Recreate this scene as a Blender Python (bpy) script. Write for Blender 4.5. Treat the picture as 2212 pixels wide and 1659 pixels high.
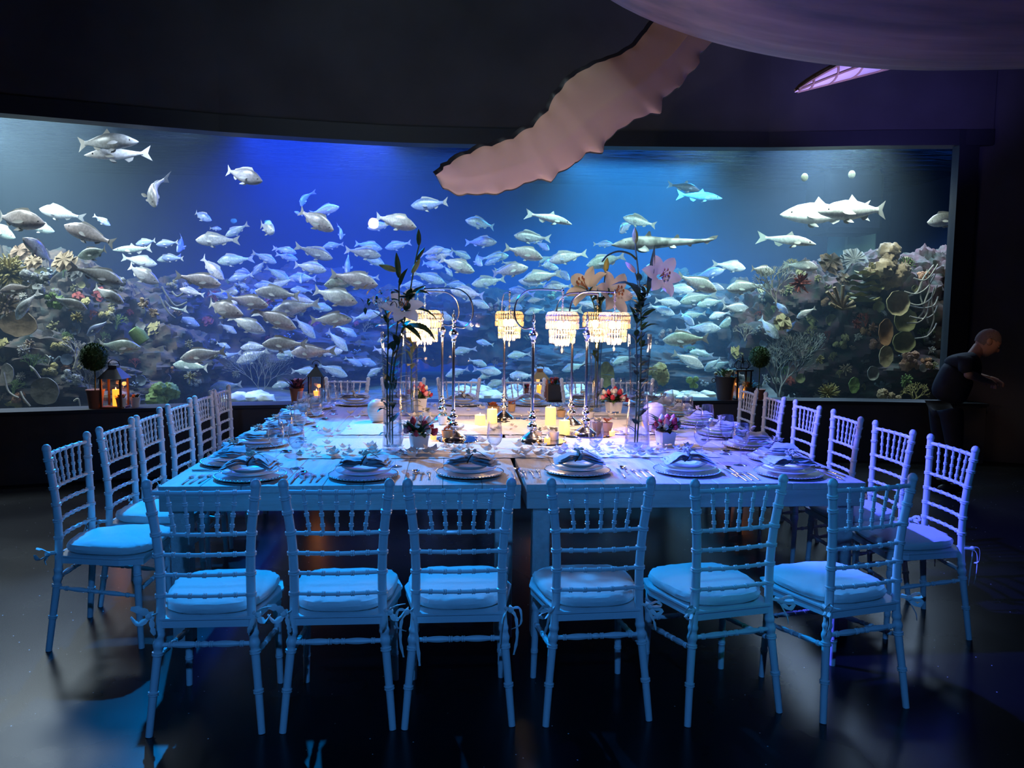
import bpy, bmesh, math, random
from math import sin, cos, pi, radians as R_
from mathutils import Vector, Matrix, noise

for o in list(bpy.data.objects): bpy.data.objects.remove(o)
SC = bpy.context.scene
COL = SC.collection
# ------------------------------------------------------------------ camera
CAM_H, FPX = 1.57, 1716.4
PITCH, YAW, ROLL = R_(5.203), R_(4.528), R_(0.64)
FW = Vector((sin(YAW)*cos(PITCH), cos(YAW)*cos(PITCH), -sin(PITCH)))
_r0 = Vector((cos(YAW), -sin(YAW), 0)); _u0 = _r0.cross(FW)
RT = cos(ROLL)*_r0 + sin(ROLL)*_u0
UP = -sin(ROLL)*_r0 + cos(ROLL)*_u0
EYE = Vector((0, 0, CAM_H))
cd = bpy.data.cameras.new('camera'); cam = bpy.data.objects.new('camera', cd); COL.objects.link(cam)
m3 = Matrix((RT, UP, -FW)).transposed()
cam.matrix_world = Matrix.Translation(EYE) @ m3.to_4x4()
cd.sensor_width = 36; cd.sensor_fit = 'HORIZONTAL'; cd.lens = 36*FPX/2212
cd.clip_start = 0.05; cd.clip_end = 200
SC.camera = cam
SC.view_settings.view_transform = 'Standard'; SC.view_settings.look = 'None'
SC.view_settings.gamma = 1; SC.view_settings.use_curve_mapping = False
SC.view_settings.exposure = 0.0
cy = SC.cycles
cy.max_bounces = 12; cy.diffuse_bounces = 3; cy.glossy_bounces = 4; cy.transmission_bounces = 8
cy.transparent_max_bounces = 24; cy.volume_bounces = 0
cy.caustics_reflective = False; cy.caustics_refractive = False
cy.sample_clamp_indirect = 4.0; cy.sample_clamp_direct = 0
cy.use_denoising = True; cy.blur_glossy = 0.5
try:
    cy.denoiser = 'OPENIMAGEDENOISE'; cy.use_adaptive_sampling = True; cy.adaptive_threshold = 0.02
except Exception: pass

def ray(px, py): return FW + (px-1106)/FPX*RT - (py-829.5)/FPX*UP
def onz(px, py, z):
    d = ray(px, py); return EYE + d*((z-CAM_H)/d.z)
def ony(px, py, y):
    d = ray(px, py); return EYE + d*(y/d.y)

# ------------------------------------------------------------------ world
w = bpy.data.worlds.new('world'); SC.world = w; w.use_nodes = True
w.node_tree.nodes['Background'].inputs[0].default_value = (0.02, 0.04, 0.12, 1)
w.node_tree.nodes['Background'].inputs[1].default_value = 0.06

# ------------------------------------------------------------------ lights
def look(o, tgt):
    d = (Vector(tgt)-o.location)
    o.rotation_euler = d.to_track_quat('-Z', 'Y').to_euler()
def spot(name, loc, tgt, col, power, size=60, blend=.5, rad=.08):
    l = bpy.data.lights.new(name, 'SPOT'); l.color = col; l.energy = power; l.spot_size = R_(size); l.spot_blend = blend; l.shadow_soft_size = rad
    o = bpy.data.objects.new(name, l); o.location = loc; look(o, tgt); COL.objects.link(o); return o
def area(name, loc, tgt, col, power, sx, sy, spread=180):
    l = bpy.data.lights.new(name, 'AREA'); l.shape = 'RECTANGLE'; l.size = sx; l.size_y = sy; l.color = col; l.energy = power; l.spread = R_(spread)
    o = bpy.data.objects.new(name, l); o.location = loc; look(o, tgt); COL.objects.link(o); return o
def point(name, loc, col, power, rad=.03):
    l = bpy.data.lights.new(name, 'POINT'); l.color = col; l.energy = power; l.shadow_soft_size = rad
    o = bpy.data.objects.new(name, l); o.location = loc; COL.objects.link(o); return o
GP = [(-9, 4.9), (-6.2, 6.45), (-5.2, 6.9), (-4, 7.38), (-3.1, 7.65), (-2.13, 7.93), (-1.2, 8.1), (-.34, 8.21), (.6, 8.32), (1.63, 8.4), (2.5, 8.46), (3.44, 8.5), (4.4, 8.44), (5.37, 8.29)]
def gy(x):
    """depth of the curved acrylic at x"""
    for (a, b), (c, d) in zip(GP, GP[1:]):
        if x <= c or (c, d) == GP[-1]:
            t = (x-a)/(c-a); return b+(d-b)*t
# aquarium lamps and added fills hung close under the surface of the tank
def tank(name, x, y, col, pw, sx=2.2, sy=1.2, tx=0, ty=.3, z=3.86, spread=150): area(name, (x, y, z), (x+tx, y+ty, 0), col, pw, sx, sy, spread)
tank('tank_lamp_white_left', -4.9, 9.4, (.80, .92, 1), 210, 1.8, 1.5)
tank('tank_lamp_blue', -1.8, 11.0, (.03, .09, 1), 480, 2.0, 1.3)
tank('tank_lamp_navy', .0, 12.0, (.04, .2, 1), 110, 2.0, 1.4)
tank('tank_lamp_azure', 2.9, 12.4, (.05, .42, 1), 420, 2.2, 1.6)
tank('tank_lamp_grey_right', 5.7, 10.6, (.50, .70, 1), 330, 2.6, 1.8)
for i, (x, col, pw) in enumerate([(-4.3, (.85, .95, 1), 34), (-2.6, (.62, .74, 1), 42), (-.8, (.6, .8, 1), 46), (1.2, (.55, .95, 1), 52), (2.9, (.62, 1, .95), 60), (4.5, (.85, 1, .92), 64)]):
    area('tank_front_fill', (x, gy(x)+.34, 3.6), (x+.1, gy(x)+1.7, .9), col, pw*.74, .8, .2, 140)  # unseen fill row added to brighten fish near the glass
spot('tank_glow_fill_left', (-4.7, 8.5, 3.7), (-4.9, 9.4, 0), (.8, .95, 1), 330, 110, .9, .2)  # extra unseen spot added to strengthen the white glow at upper left
# room lamps and added fill lights
spot('wall_spot_cyan', (-2.2, 7.4, 4.1), (-.75, 3.55, .6), (.0, .31, 1), 2000, 50, .35, .05)
spot('ceiling_spot_violet', (-.9, 4.5, 3.3), (2.7, 4.35, .55), (.065, .10, 1), 2300, 44, .3, .05)
spot('blue_front_fill', (-.3, -1.6, 3.4), (.2, 3.0, .3), (.05, .30, .95), 330, 66, .9, .05)  # added blue fill to brighten the near chair backs
spot('spot_warm_flipper', (-1.3, 1.4, 2.3), (.95, 5.3, 2.95), (1, .70, .50), 105, 30, .9, .05)
spot('ceiling_spot_purple', (4.2, 6.3, 2.7), (4.7, 8.3, 4.1), (.26, .2, 1), 110, 70, .9, .1)
spot('canoe_spot_violet', (3.6, 6.6, 2.9), (3.45, 7.1, 3.8), (.42, .3, 1), 60, 100, .8, .05)
spot('wall_fill', (-.4, 3.4, 5.2), (1.2, 8.3, 4.4), (.62, .8, .9), 95, 110, .9, .2)  # unseen light added to lift the dark wall above the window
spot('accent_spot_green', (.2, 6.8, 4.4), (1.12, 3.95, .76), (.25, 1, .2), 45, 9, .8, .03)
spot('accent_spot_turquoise', (2.4, 0.2, 4.2), (1.10, 3.0, .5), (.0, 1, .7), 30, 9, .8, .03)
spot('floor_spot_violet_right', (4.6, 3.0, 4.6), (4.9, 4.6, 0), (.3, .35, 1), 120, 40, .9, .1)
spot('person_fill_warm', (3.6, 4.6, 2.5), (5.02, 6.75, 1.28), (1, .55, .36), 30, 13, .9, .1)  # small warm light added to brighten the person's head and arms
spot('flower_fill', (.4, 1.0, 3.2), (.6, 4.95, 1.95), (1, .80, .84), 190, 40, .9, .1)  # soft light added from the camera side to brighten the lilies
q_ = onz(1185, 1625, 0); spot('floor_dot_spot', (q_.x-.5, q_.y+1.0, 4.4), q_, (.05, .12, 1), 130, 3.0, .1, .01)
q_ = onz(565, 1640, 0); spot('floor_dot_spot', (q_.x-.5, q_.y+.6, 4.4), q_, (.05, .12, 1), 100, 2.6, .1, .01)


# ------------------------------------------------------------------ materials
MATS = {}
def nt(m): return m.node_tree.nodes, m.node_tree.links
def P(name, col, rough=.5, metal=0, spec=.5, bump=0, bscale=40, var=0, vscale=8, col2=None, coat=0, sheen=0, trans=0, ior=1.45, stretch=None, sss=0, emit=None, es=0, objvar=0):
    if name in MATS: return MATS[name]
    m = bpy.data.materials.new(name); m.use_nodes = True; n, l = nt(m)
    b = n['Principled BSDF']; MATS[name] = m
    b.inputs['Base Color'].default_value = (*col, 1); b.inputs['Roughness'].default_value = rough
    b.inputs['Metallic'].default_value = metal; b.inputs['Specular IOR Level'].default_value = spec
    b.inputs['Coat Weight'].default_value = coat; b.inputs['Sheen Weight'].default_value = sheen
    b.inputs['Transmission Weight'].default_value = trans; b.inputs['IOR'].default_value = ior
    if sss:
        b.inputs['Subsurface Weight'].default_value = sss; b.inputs['Subsurface Radius'].default_value = (.02, .015, .01)
    if emit:
        b.inputs['Emission Color'].default_value = (*emit, 1); b.inputs['Emission Strength'].default_value = es
    tc = n.new('ShaderNodeTexCoord'); mp = n.new('ShaderNodeMapping'); l.new(tc.outputs['Object'], mp.inputs[0])
    if stretch: mp.inputs['Scale'].default_value = stretch
    out = None
    if var or col2:
        t = n.new('ShaderNodeTexNoise'); t.inputs['Scale'].default_value = vscale; t.inputs['Detail'].default_value = 5
        l.new(mp.outputs[0], t.inputs['Vector'])
        r = n.new('ShaderNodeMapRange'); r.inputs[1].default_value = .35; r.inputs[2].default_value = .65; l.new(t.outputs['Fac'], r.inputs[0])
        mx = n.new('ShaderNodeMix'); mx.data_type = 'RGBA'
        c2 = col2 or tuple(max(0, c*(1-var)) for c in col)
        mx.inputs[6].default_value = (*col, 1); mx.inputs[7].default_value = (*c2, 1)
        l.new(r.outputs[0], mx.inputs[0]); out = mx.outputs[2]; l.new(out, b.inputs['Base Color'])
    if objvar:
        oi = n.new('ShaderNodeObjectInfo'); hv = n.new('ShaderNodeHueSaturation')
        r2 = n.new('ShaderNodeMapRange'); r2.inputs[3].default_value = 1-objvar; r2.inputs[4].default_value = 1+objvar
        l.new(oi.outputs['Random'], r2.inputs[0]); l.new(r2.outputs[0], hv.inputs['Value'])
        if out: l.new(out, hv.inputs['Color'])
        else: hv.inputs['Color'].default_value = (*col, 1)
        l.new(hv.outputs[0], b.inputs['Base Color'])
    if bump:
        t2 = n.new('ShaderNodeTexNoise'); t2.inputs['Scale'].default_value = bscale; t2.inputs['Detail'].default_value = 4
        l.new(mp.outputs[0], t2.inputs['Vector'])
        bp = n.new('ShaderNodeBump'); bp.inputs['Strength'].default_value = bump; bp.inputs['Distance'].default_value = .01
        l.new(t2.outputs['Fac'], bp.inputs['Height']); l.new(bp.outputs[0], b.inputs['Normal'])
    return m
def emis(name, col, s):
    if name in MATS: return MATS[name]
    m = bpy.data.materials.new(name); m.use_nodes = True; n, l = nt(m); n.clear()
    e = n.new('ShaderNodeEmission'); e.inputs[0].default_value = (*col, 1); e.inputs[1].default_value = s
    o = n.new('ShaderNodeOutputMaterial'); l.new(e.outputs[0], o.inputs[0]); MATS[name] = m; return m
def thin_glass(name, tint=(1, 1, 1), edge=1.0, base=.04, rough=.02, ior=1.45):
    """thin clear wall: transparent with a Fresnel reflection and a darker, denser rim"""
    if name in MATS: return MATS[name]
    m = bpy.data.materials.new(name); m.use_nodes = True; n, l = nt(m); n.clear()
    tr = n.new('ShaderNodeBsdfTransparent'); tr.inputs[0].default_value = (*tint, 1)
    gl = n.new('ShaderNodeBsdfGlossy'); gl.inputs['Roughness'].default_value = rough
    fr = n.new('ShaderNodeLayerWeight'); fr.inputs[0].default_value = .35
    mr = n.new('ShaderNodeMapRange'); mr.inputs[3].default_value = base; mr.inputs[4].default_value = edge
    pw = n.new('ShaderNodeMath'); pw.operation = 'POWER'; pw.inputs[1].default_value = 1.7
    l.new(fr.outputs['Facing'], pw.inputs[0]); l.new(pw.outputs[0], mr.inputs[0])
    mx = n.new('ShaderNodeMixShader'); l.new(mr.outputs[0], mx.inputs[0]); l.new(tr.outputs[0], mx.inputs[1]); l.new(gl.outputs[0], mx.inputs[2])
    o = n.new('ShaderNodeOutputMaterial'); l.new(mx.outputs[0], o.inputs[0]); MATS[name] = m; return m

# ------------------------------------------------------------------ mesh builder
class MB:
    def __init__(s): s.v = []; s.f = []; s.m = []; s.mi = 0
    def add(s, vs, fs):
        o = len(s.v); s.v += [tuple(p) for p in vs]; s.f += [tuple(i+o for i in f) for f in fs]; s.m += [s.mi]*len(fs); return s
    def box(s, c, d, bev=0, rot=None):
        x, y, z = d[0]/2, d[1]/2, d[2]/2
        if bev:
            b = min(bev, x*.9, y*.9, z*.9)
            vs = []
            for sx in (-1, 1):
                for sy in (-1, 1):
                    for sz in (-1, 1):
                        vs += [(sx*x, sy*(y-b), sz*(z-b)), (sx*(x-b), sy*y, sz*(z-b)), (sx*(x-b), sy*(y-b), sz*z)]
            bm = bmesh.new()
            for v in vs: bm.verts.new(v)
            bmesh.ops.convex_hull(bm, input=bm.verts)
            bm.verts.index_update()
            vs = [v.co.copy() for v in bm.verts]; fs = [[v.index for v in f.verts] for f in bm.faces]; bm.free()
        else:
            vs = [Vector((i*x, j*y, k*z)) for i in (-1, 1) for j in (-1, 1) for k in (-1, 1)]
            fs = [(0, 1, 3, 2), (4, 6, 7, 5), (0, 4, 5, 1), (2, 3, 7, 6), (0, 2, 6, 4), (1, 5, 7, 3)]
        if rot is not None: vs = [rot @ Vector(v) for v in vs]
        return s.add([Vector(v)+Vector(c) for v in vs], fs)
    def lathe(s, prof, n=16, c=(0, 0, 0), axis=None, cap=True):
        """prof: (radius, height) pairs; axis: a Matrix (3x3) turning +Z"""
        vs = []; fs = []
        for r, h in prof:
            for k in range(n):
                a = 2*pi*k/n; p = Vector((r*cos(a), r*sin(a), h)); vs.append(p)
        L = len(prof)
        for i in range(L-1):
            for k in range(n):
                a, b = i*n+k, i*n+(k+1) % n
                fs.append((a, b, b+n, a+n))
        if cap:
            if prof[0][0] > 1e-5: fs.append(tuple(range(n))[::-1])
            if prof[-1][0] > 1e-5: fs.append(tuple((L-1)*n+k for k in range(n)))
        if axis is not None: vs = [axis @ v for v in vs]
        return s.add([v+Vector(c) for v in vs], fs)
    def tube(s, path, rad, n=8, cap=True, flat=1.0, closed=False):
        path = [Vector(p) for p in path]; L = len(path)
        if not hasattr(rad, '__len__'): rad = [rad]*L
        vs = []; fs = []; up = None
        for i, p in enumerate(path):
            if closed: t = path[(i+1) % L]-path[i-1]
            else: t = path[min(i+1, L-1)]-path[max(i-1, 0)]
            if t.length < 1e-9: t = Vector((0, 0, 1))
            t.normalize()
            if up is None: up = t.orthogonal().normalized()
            up = (up - t*up.dot(t))
            up = up.normalized() if up.length > 1e-6 else t.orthogonal().normalized()
            sd = t.cross(up)
            for k in range(n):
                a = 2*pi*k/n; vs.append(p+rad[i]*(cos(a)*up+flat*sin(a)*sd))
        for i in range(L if closed else L-1):
            for k in range(n):
                j = (i+1) % L
                fs.append((i*n+k, i*n+(k+1) % n, j*n+(k+1) % n, j*n+k))
        if cap and not closed: fs.append(tuple(range(n))[::-1]); fs.append(tuple((L-1)*n+k for k in range(n)))
        return s.add(vs, fs)
    def grid(s, fn, nu, nv, closeu=False):
        vs = [fn(i/(nu if closeu else nu-1), j/(nv-1)) for j in range(nv) for i in range(nu)]
        fs = []
        for j in range(nv-1):
            for i in range(nu if closeu else nu-1):
                i2 = (i+1) % nu
                fs.append((j*nu+i, j*nu+i2, (j+1)*nu+i2, (j+1)*nu+i))
        return s.add(vs, fs)
    def sphere(s, c, r, nu=12, nv=8, sc=(1, 1, 1), fn=None):
        vs = []; fs = []
        for j in range(1, nv):
            t = pi*j/nv
            for i in range(nu):
                a = 2*pi*i/nu; d = Vector((sin(t)*cos(a), sin(t)*sin(a), cos(t))); k = fn(d) if fn else 1
                vs.append(Vector(c)+Vector((d.x*sc[0], d.y*sc[1], d.z*sc[2]))*r*k)
        for d in (Vector((0, 0, 1)), Vector((0, 0, -1))):
            vs.append(Vector(c)+Vector((0, 0, d.z*sc[2]))*r*(fn(d) if fn else 1))
        for j in range(nv-2):
            for i in range(nu): fs.append((j*nu+i, (j+1)*nu+i, (j+1)*nu+(i+1) % nu, j*nu+(i+1) % nu))
        T = (nv-1)*nu
        for i in range(nu):
            fs.append((T, i, (i+1) % nu)); fs.append((T+1, (nv-2)*nu+(i+1) % nu, (nv-2)*nu+i))
        return s.add(vs, fs)
    def leaf(s, base, tip, width, curl=.15, nrm=(0, 0, 1), n=5, fold=.15, thick=0):
        """a pointed blade from base to tip, bowed along nrm"""
        base, tip, nrm = Vector(base), Vector(tip), Vector(nrm)
        d = tip-base; L = d.length; t = d.normalized(); sd = t.cross(nrm)
        sd = sd.normalized() if sd.length > 1e-5 else t.orthogonal().normalized(); nn = sd.cross(t).normalized()
        vs = []; fs = []
        for i in range(n+1):
            u = i/n; wd = width*.5*(sin(pi*u**.8))**.8 if 0 < u < 1 else width*.03
            c = base+d*u+nn*(curl*L*sin(pi*u*.9))
            vs += [c-sd*wd+nn*fold*wd, c, c+sd*wd+nn*fold*wd]
        for i in range(n):
            a = i*3; fs += [(a, a+1, a+4, a+3), (a+1, a+2, a+5, a+4)]
        if thick:
            o = len(vs); vs += [v-nn*thick for v in vs]; fs += [tuple(x+o for x in f[::-1]) for f in fs]
        return s.add(vs, fs)
    def mesh(s, name, mats, smooth=True):
        me = bpy.data.meshes.new(name); me.from_pydata(s.v, [], s.f)
        for m in (mats if isinstance(mats, (list, tuple)) else [mats]): me.materials.append(m)
        if any(s.m): me.polygons.foreach_set('material_index', s.m)
        if smooth:
            me.polygons.foreach_set('use_smooth', [True]*len(s.f))
            try: me.set_sharp_from_angle(angle=R_(42))
            except Exception: pass
        me.update(); return me
def ob(name, data, parent=None, loc=None, rot=None, kind=None):
    o = bpy.data.objects.new(name, data); COL.objects.link(o)
    if parent is not None: o.parent = parent
    if loc is not None: o.location = loc
    if rot is not None: o.rotation_euler = rot
    if kind: o['kind'] = kind
    return o
def tag(o, label=None, cat=None, group=None, kind=None):
    if label: o['label'] = label
    if cat: o['category'] = cat
    if group: o['group'] = group
    if kind: o['kind'] = kind
    return o
def thing(name, label, cat, group=None, loc=(0, 0, 0), rz=0, data=None):
    o = ob(name, data, None, loc, (0, 0, rz)); return tag(o, label, cat, group)
def dup(o, parent=None):
    c = o.copy(); COL.objects.link(c)
    if parent is not None: c.parent = parent
    for ch in KIDS.get(o.name, []): dup(ch, c)
    return c
KIDS = {}
def index_kids(o):
    KIDS[o.name] = list(o.children)
    for c in o.children: index_kids(c)
def put(proto, used, loc, rz, label, group=None, cat=None):
    """first call moves the prototype itself, later calls copy it and all its parts"""
    o = proto if not used else dup(proto)
    used.append(1)
    o.location = loc; o.rotation_euler = (0, 0, rz) if not hasattr(rz, '__len__') else rz
    o['label'] = label
    if group: o['group'] = group
    return o
def struct(name, mb, mat, smooth=False):
    o = ob(name, mb.mesh(name, mat, smooth)); o['kind'] = 'structure'; return o
ORD = ['first', 'second', 'third', 'fourth', 'fifth', 'sixth', 'seventh', 'eighth', 'ninth', 'tenth', 'eleventh', 'twelfth', 'thirteenth', 'fourteenth', 'fifteenth', 'sixteenth', 'seventeenth', 'eighteenth', 'nineteenth', 'twentieth']
rnd = random.Random(7)
def fbm(v, o=4):
    a = 0; k = 1
    for i in range(o): a += k*noise.noise(v*(2**i)); k *= .5
    return a

# ------------------------------------------------------------------ room shell
XR_ = 5.375   # right end of the window
ZB = .65
def zt(x): return 3.225 + max(0, min(1, (x+.5)/5))*.155
m_wall = P('dark_wall_paint', (.06, .065, .075), .75, bump=.12, bscale=9, var=.3, vscale=1.5)
m_frame = P('window_frame_paint', (.02, .026, .034), .5)
m_floor = P('dark_polished_terrazzo', (.006, .0065, .008), .16, spec=.3)
def floor_nodes():
    n, l = nt(m_floor); b = n['Principled BSDF']; tc = n['Texture Coordinate']
    v = n.new('ShaderNodeTexVoronoi'); v.inputs['Scale'].default_value = 26; l.new(tc.outputs['Object'], v.inputs['Vector'])
    mt = n.new('ShaderNodeMath'); mt.operation = 'LESS_THAN'; mt.inputs[1].default_value = .075; l.new(v.outputs['Distance'], mt.inputs[0])
    wn = n.new('ShaderNodeTexWhiteNoise'); wn.noise_dimensions = '3D'; l.new(v.outputs['Position'], wn.inputs['Vector'])
    g = n.new('ShaderNodeMath'); g.operation = 'GREATER_THAN'; g.inputs[1].default_value = .8; l.new(wn.outputs['Value'], g.inputs[0])
    mu = n.new('ShaderNodeMath'); mu.operation = 'MULTIPLY'; l.new(mt.outputs[0], mu.inputs[0]); l.new(g.outputs[0], mu.inputs[1])
    mx = n.new('ShaderNodeMix'); mx.data_type = 'RGBA'; mx.inputs[6].default_value = (.0055, .006, .008, 1); mx.inputs[7].default_value = (.55, .6, .65, 1)
    l.new(mu.outputs[0], mx.inputs[0]); l.new(mx.outputs[2], b.inputs['Base Color'])
    t = n.new('ShaderNodeTexNoise'); t.inputs['Scale'].default_value = 1.2; t.inputs['Detail'].default_value = 6; l.new(tc.outputs['Object'], t.inputs['Vector'])
    r = n.new('ShaderNodeMapRange'); r.inputs[3].default_value = .16; r.inputs[4].default_value = .36; l.new(t.outputs['Fac'], r.inputs[0]); l.new(r.outputs[0], b.inputs['Roughness'])
floor_nodes()
struct('floor', MB().box((1, 2.5, -.05), (22, 18, .1)), m_floor)
struct('ceiling', MB().box((1, 2.5, 6.05), (22, 18, .1)), m_wall)
def arc_wall(z0f, z1f, xs, th=.3, off=0):
    b = MB(); n = len(xs); vs = []
    for x in xs:
        y = gy(x)+off
        for yy in (y, y+th):
            vs += [(x, yy, z0f(x)), (x, yy, z1f(x))]
    fs = []
    for i in range(n-1):
        a = i*4; c = a+4
        fs += [(a, c, c+1, a+1), (a+2, a+3, c+3, c+2), (a+1, c+1, c+3, a+3), (a, a+2, c+2, c)]
    fs += [(0, 1, 3, 2), ((n-1)*4, (n-1)*4+2, (n-1)*4+3, (n-1)*4+1)]
    return b.add(vs, fs)
XS = [-6.2+(XR_+6.2)*i/46 for i in range(47)]
XW = [-8.9+(XR_+.35+8.9)*i/50 for i in range(51)]
struct('wall_back', arc_wall(lambda x: zt(x)+.16, lambda x: 6.0, XW, .2, -.05), m_wall)
struct('wall_below_window', arc_wall(lambda x: 0, lambda x: ZB-.03, XW, .3, -.22), m_wall)
struct('window_sill', arc_wall(lambda x: ZB-.03, lambda x: ZB, XW, .34, -.26), m_frame)
struct('window_frame_top', arc_wall(lambda x: zt(x), lambda x: zt(x)+.16, XW, .2, -.07), m_frame)
struct('window_frame_right', MB().box((XR_+.11, gy(XR_)-.02, (ZB+3.54)/2), (.22, .12, 3.54-ZB)), m_frame)
b = MB(); b.add([(XR_+.2, 8.3, 0), (XR_+.2, 8.3, 6), (10.8, 5.6, 6), (10.8, 5.6, 0), (XR_+.3, 8.6, 0), (XR_+.3, 8.6, 6), (10.9, 5.9, 6), (10.9, 5.9, 0)], [(0, 3, 2, 1), (4, 5, 6, 7), (1, 2, 6, 5), (0, 4, 7, 3), (0, 1, 5, 4), (3, 7, 6, 2)])
struct('wall_right', b, m_wall)
struct('wall_left', MB().box((-9, 0, 3), (.2, 12, 6)), m_wall)
struct('wall_behind_camera', MB().box((1, -6, 3), (20, .2, 6)), m_wall)
struct('wall_far_right', MB().box((10.9, 0, 3), (.2, 12, 6)), m_wall)
# acrylic pane
b = MB(); vs = []; fs = []
for x in XS: vs += [(x, gy(x), ZB), (x, gy(x), zt(x))]
for i in range(len(XS)-1): fs.append((i*2, i*2+2, i*2+3, i*2+1))
b.add(vs, fs)
pane = struct('window_1', b, thin_glass('acrylic', (.97, .99, 1), .5, .015, .01), True)
# tank shell
m_tank = P('tank_wall_blue', (.02, .07, .2), .8, bump=.3, bscale=2, var=.3, vscale=.8)
YB = 15.0
b = MB(); b.box((.5, YB+.1, 2.2), (17, .2, 4.8)); struct('wall_tank_back', b, m_tank)
struct('wall_tank_left', MB().box((-8.1, 11, 2.2), (.2, 8, 4.8)), m_tank)
struct('wall_tank_right', MB().box((8.6, 11.3, 2.2), (.2, 8, 4.8)), m_tank)
m_sand = P('tank_sand', (.13, .15, .12), .9, bump=.6, bscale=30, var=.4, vscale=5)
b = MB()
def sandf(u, v):
    x = -8+16.5*u; y0 = gy(max(-6.2, min(XR_, x)))+.05; y = y0+(YB-y0)*v
    return Vector((x, y, .33+.10*noise.noise(Vector((x*1.3, y*1.3, 3)))+.12*v))
b.grid(sandf, 60, 40); struct('tank_floor', b, m_sand, True)
# water surface seen from below
m_surf = bpy.data.materials.new('water_surface'); m_surf.use_nodes = True
def surf_nodes():
    n, l = nt(m_surf); b = n['Principled BSDF']; b.inputs['Base Color'].default_value = (.05, .22, .5, 1); b.inputs['Roughness'].default_value = .08
    b.inputs['Metallic'].default_value = .9
    tc = n.new('ShaderNodeTexCoord'); mp = n.new('ShaderNodeMapping'); mp.inputs['Scale'].default_value = (.7, 2.2, 1); l.new(tc.outputs['Object'], mp.inputs[0])
    t = n.new('ShaderNodeTexNoise'); t.inputs['Scale'].default_value = 2.2; t.inputs['Detail'].default_value = 3; t.inputs['Distortion'].default_value = .6; l.new(mp.outputs[0], t.inputs['Vector'])
    bp = n.new('ShaderNodeBump'); bp.inputs['Strength'].default_value = 1; bp.inputs['Distance'].default_value = .12; l.new(t.outputs['Fac'], bp.inputs['Height']); l.new(bp.outputs[0], b.inputs['Normal'])
surf_nodes()
b = MB(); b.add([(-8, 7.9, 3.95), (-8, YB, 3.95), (8.5, YB, 3.95), (8.5, 8.8, 3.95)], [(0, 1, 2, 3)])
struct('water_surface', b, m_surf)
# the water itself: a body of slightly cloudy blue water
m_water = bpy.data.materials.new('cloudy_water'); m_water.use_nodes = True
def water_nodes():
    n, l = nt(m_water); n.clear(); o = n.new('ShaderNodeOutputMaterial')
    s = n.new('ShaderNodeVolumeScatter'); s.inputs['Color'].default_value = (.55, .8, 1, 1); s.inputs['Density'].default_value = .03; s.inputs['Anisotropy'].default_value = .2
    a = n.new('ShaderNodeVolumeAbsorption'); a.inputs['Color'].default_value = (.3, .75, .95, 1); a.inputs['Density'].default_value = .06
    ad = n.new('ShaderNodeAddShader'); l.new(s.outputs[0], ad.inputs[0]); l.new(a.outputs[0], ad.inputs[1]); l.new(ad.outputs[0], o.inputs['Volume'])
water_nodes()
def water_body():
    b = MB(); vs = []; n = len(XS)
    for x in XS:
        for y, z in ((gy(x)+.04, .3), (gy(x)+.04, 3.94), (YB-.02, 3.94), (YB-.02, .3)): vs.append((x, y, z))
    fs = []
    for i in range(n-1):
        a = i*4; c = a+4
        for k in range(4): fs.append((a+k, c+k, c+(k+1) % 4, a+(k+1) % 4))
    fs += [(0, 1, 2, 3), tuple((n-1)*4+k for k in (3, 2, 1, 0))]
    b.add(vs, fs)
    o = struct('tank_water', b, m_water); return o
water_body()

# ------------------------------------------------------------------ chairs
m_chair = P('white_chair_paint', (.78, .79, .8), .38, coat=.2)
m_cush = P('cushion_cotton', (.82, .82, .8), .9, sheen=.3, bump=.25, bscale=22)
def spl(pts, n):
    """Catmull-Rom through pts, n samples per span"""
    pts = [Vector(p) for p in pts]; out = []
    for i in range(len(pts)-1):
        p0 = pts[max(i-1, 0)]; p1 = pts[i]; p2 = pts[i+1]; p3 = pts[min(i+2, len(pts)-1)]
        for k in range(n):
            t = k/n; out.append(.5*((2*p1)+(p2-p0)*t+(2*p0-5*p1+4*p2-p3)*t*t+(3*p1-p0-3*p2+p3)*t**3))
    out.append(pts[-1]); return out
def turned(path, base, rings, n=8, ring_r=.0045, ring_w=.0042, bulges=()):
    """a turned rod along path; rings: distances 0..1 along it, each a pair of ridges; bulges: (u, width, extra radius)"""
    path = [Vector(p) for p in path]; L = [0]
    for a, b in zip(path, path[1:]): L.append(L[-1]+(b-a).length)
    T = L[-1]
    def at(s):
        s = max(0, min(T, s))
        for i in range(len(L)-1):
            if s <= L[i+1] or i == len(L)-2:
                t = (s-L[i])/max(1e-9, L[i+1]-L[i]); return path[i].lerp(path[i+1], t)
    st = {0: 0, T: 0}
    k = max(3, int(T/.05))
    for i in range(k+1): st[T*i/k] = 0
    for u in rings:
        c = u*T
        for off, e in ((-2.1, 0), (-1.5, 1), (-.5, 1), (0, .35), (.5, 1), (1.5, 1), (2.1, 0)): st[c+off*ring_w] = e
    for u, wd, ex in bulges:
        for q in range(-4, 5): st[u*T+q*wd/4] = max(st.get(u*T+q*wd/4, 0), 0)
    ss = sorted(s for s in st if -1e-6 <= s <= T+1e-6)
    ps = []; rs = []
    for s in ss:
        u = s/T; r = base(u) if callable(base) else base
        for bu, wd, ex in bulges:
            d = abs(s-bu*T)/wd
            if d < 1: r += ex*cos(d*pi/2)
        ps.append(at(s)); rs.append(r+ring_r*st[s])
    return ps, rs
def post_x(z):
    t = [(0, .203), (.15, .190), (.33, .173), (.44, .164), (.6, .162), (.75, .170), (.925, .192)]
    for (a, b), (c, d) in zip(t, t[1:]):
        if z <= c: return b+(d-b)*(z-a)/(c-a)
    return .192
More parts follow.
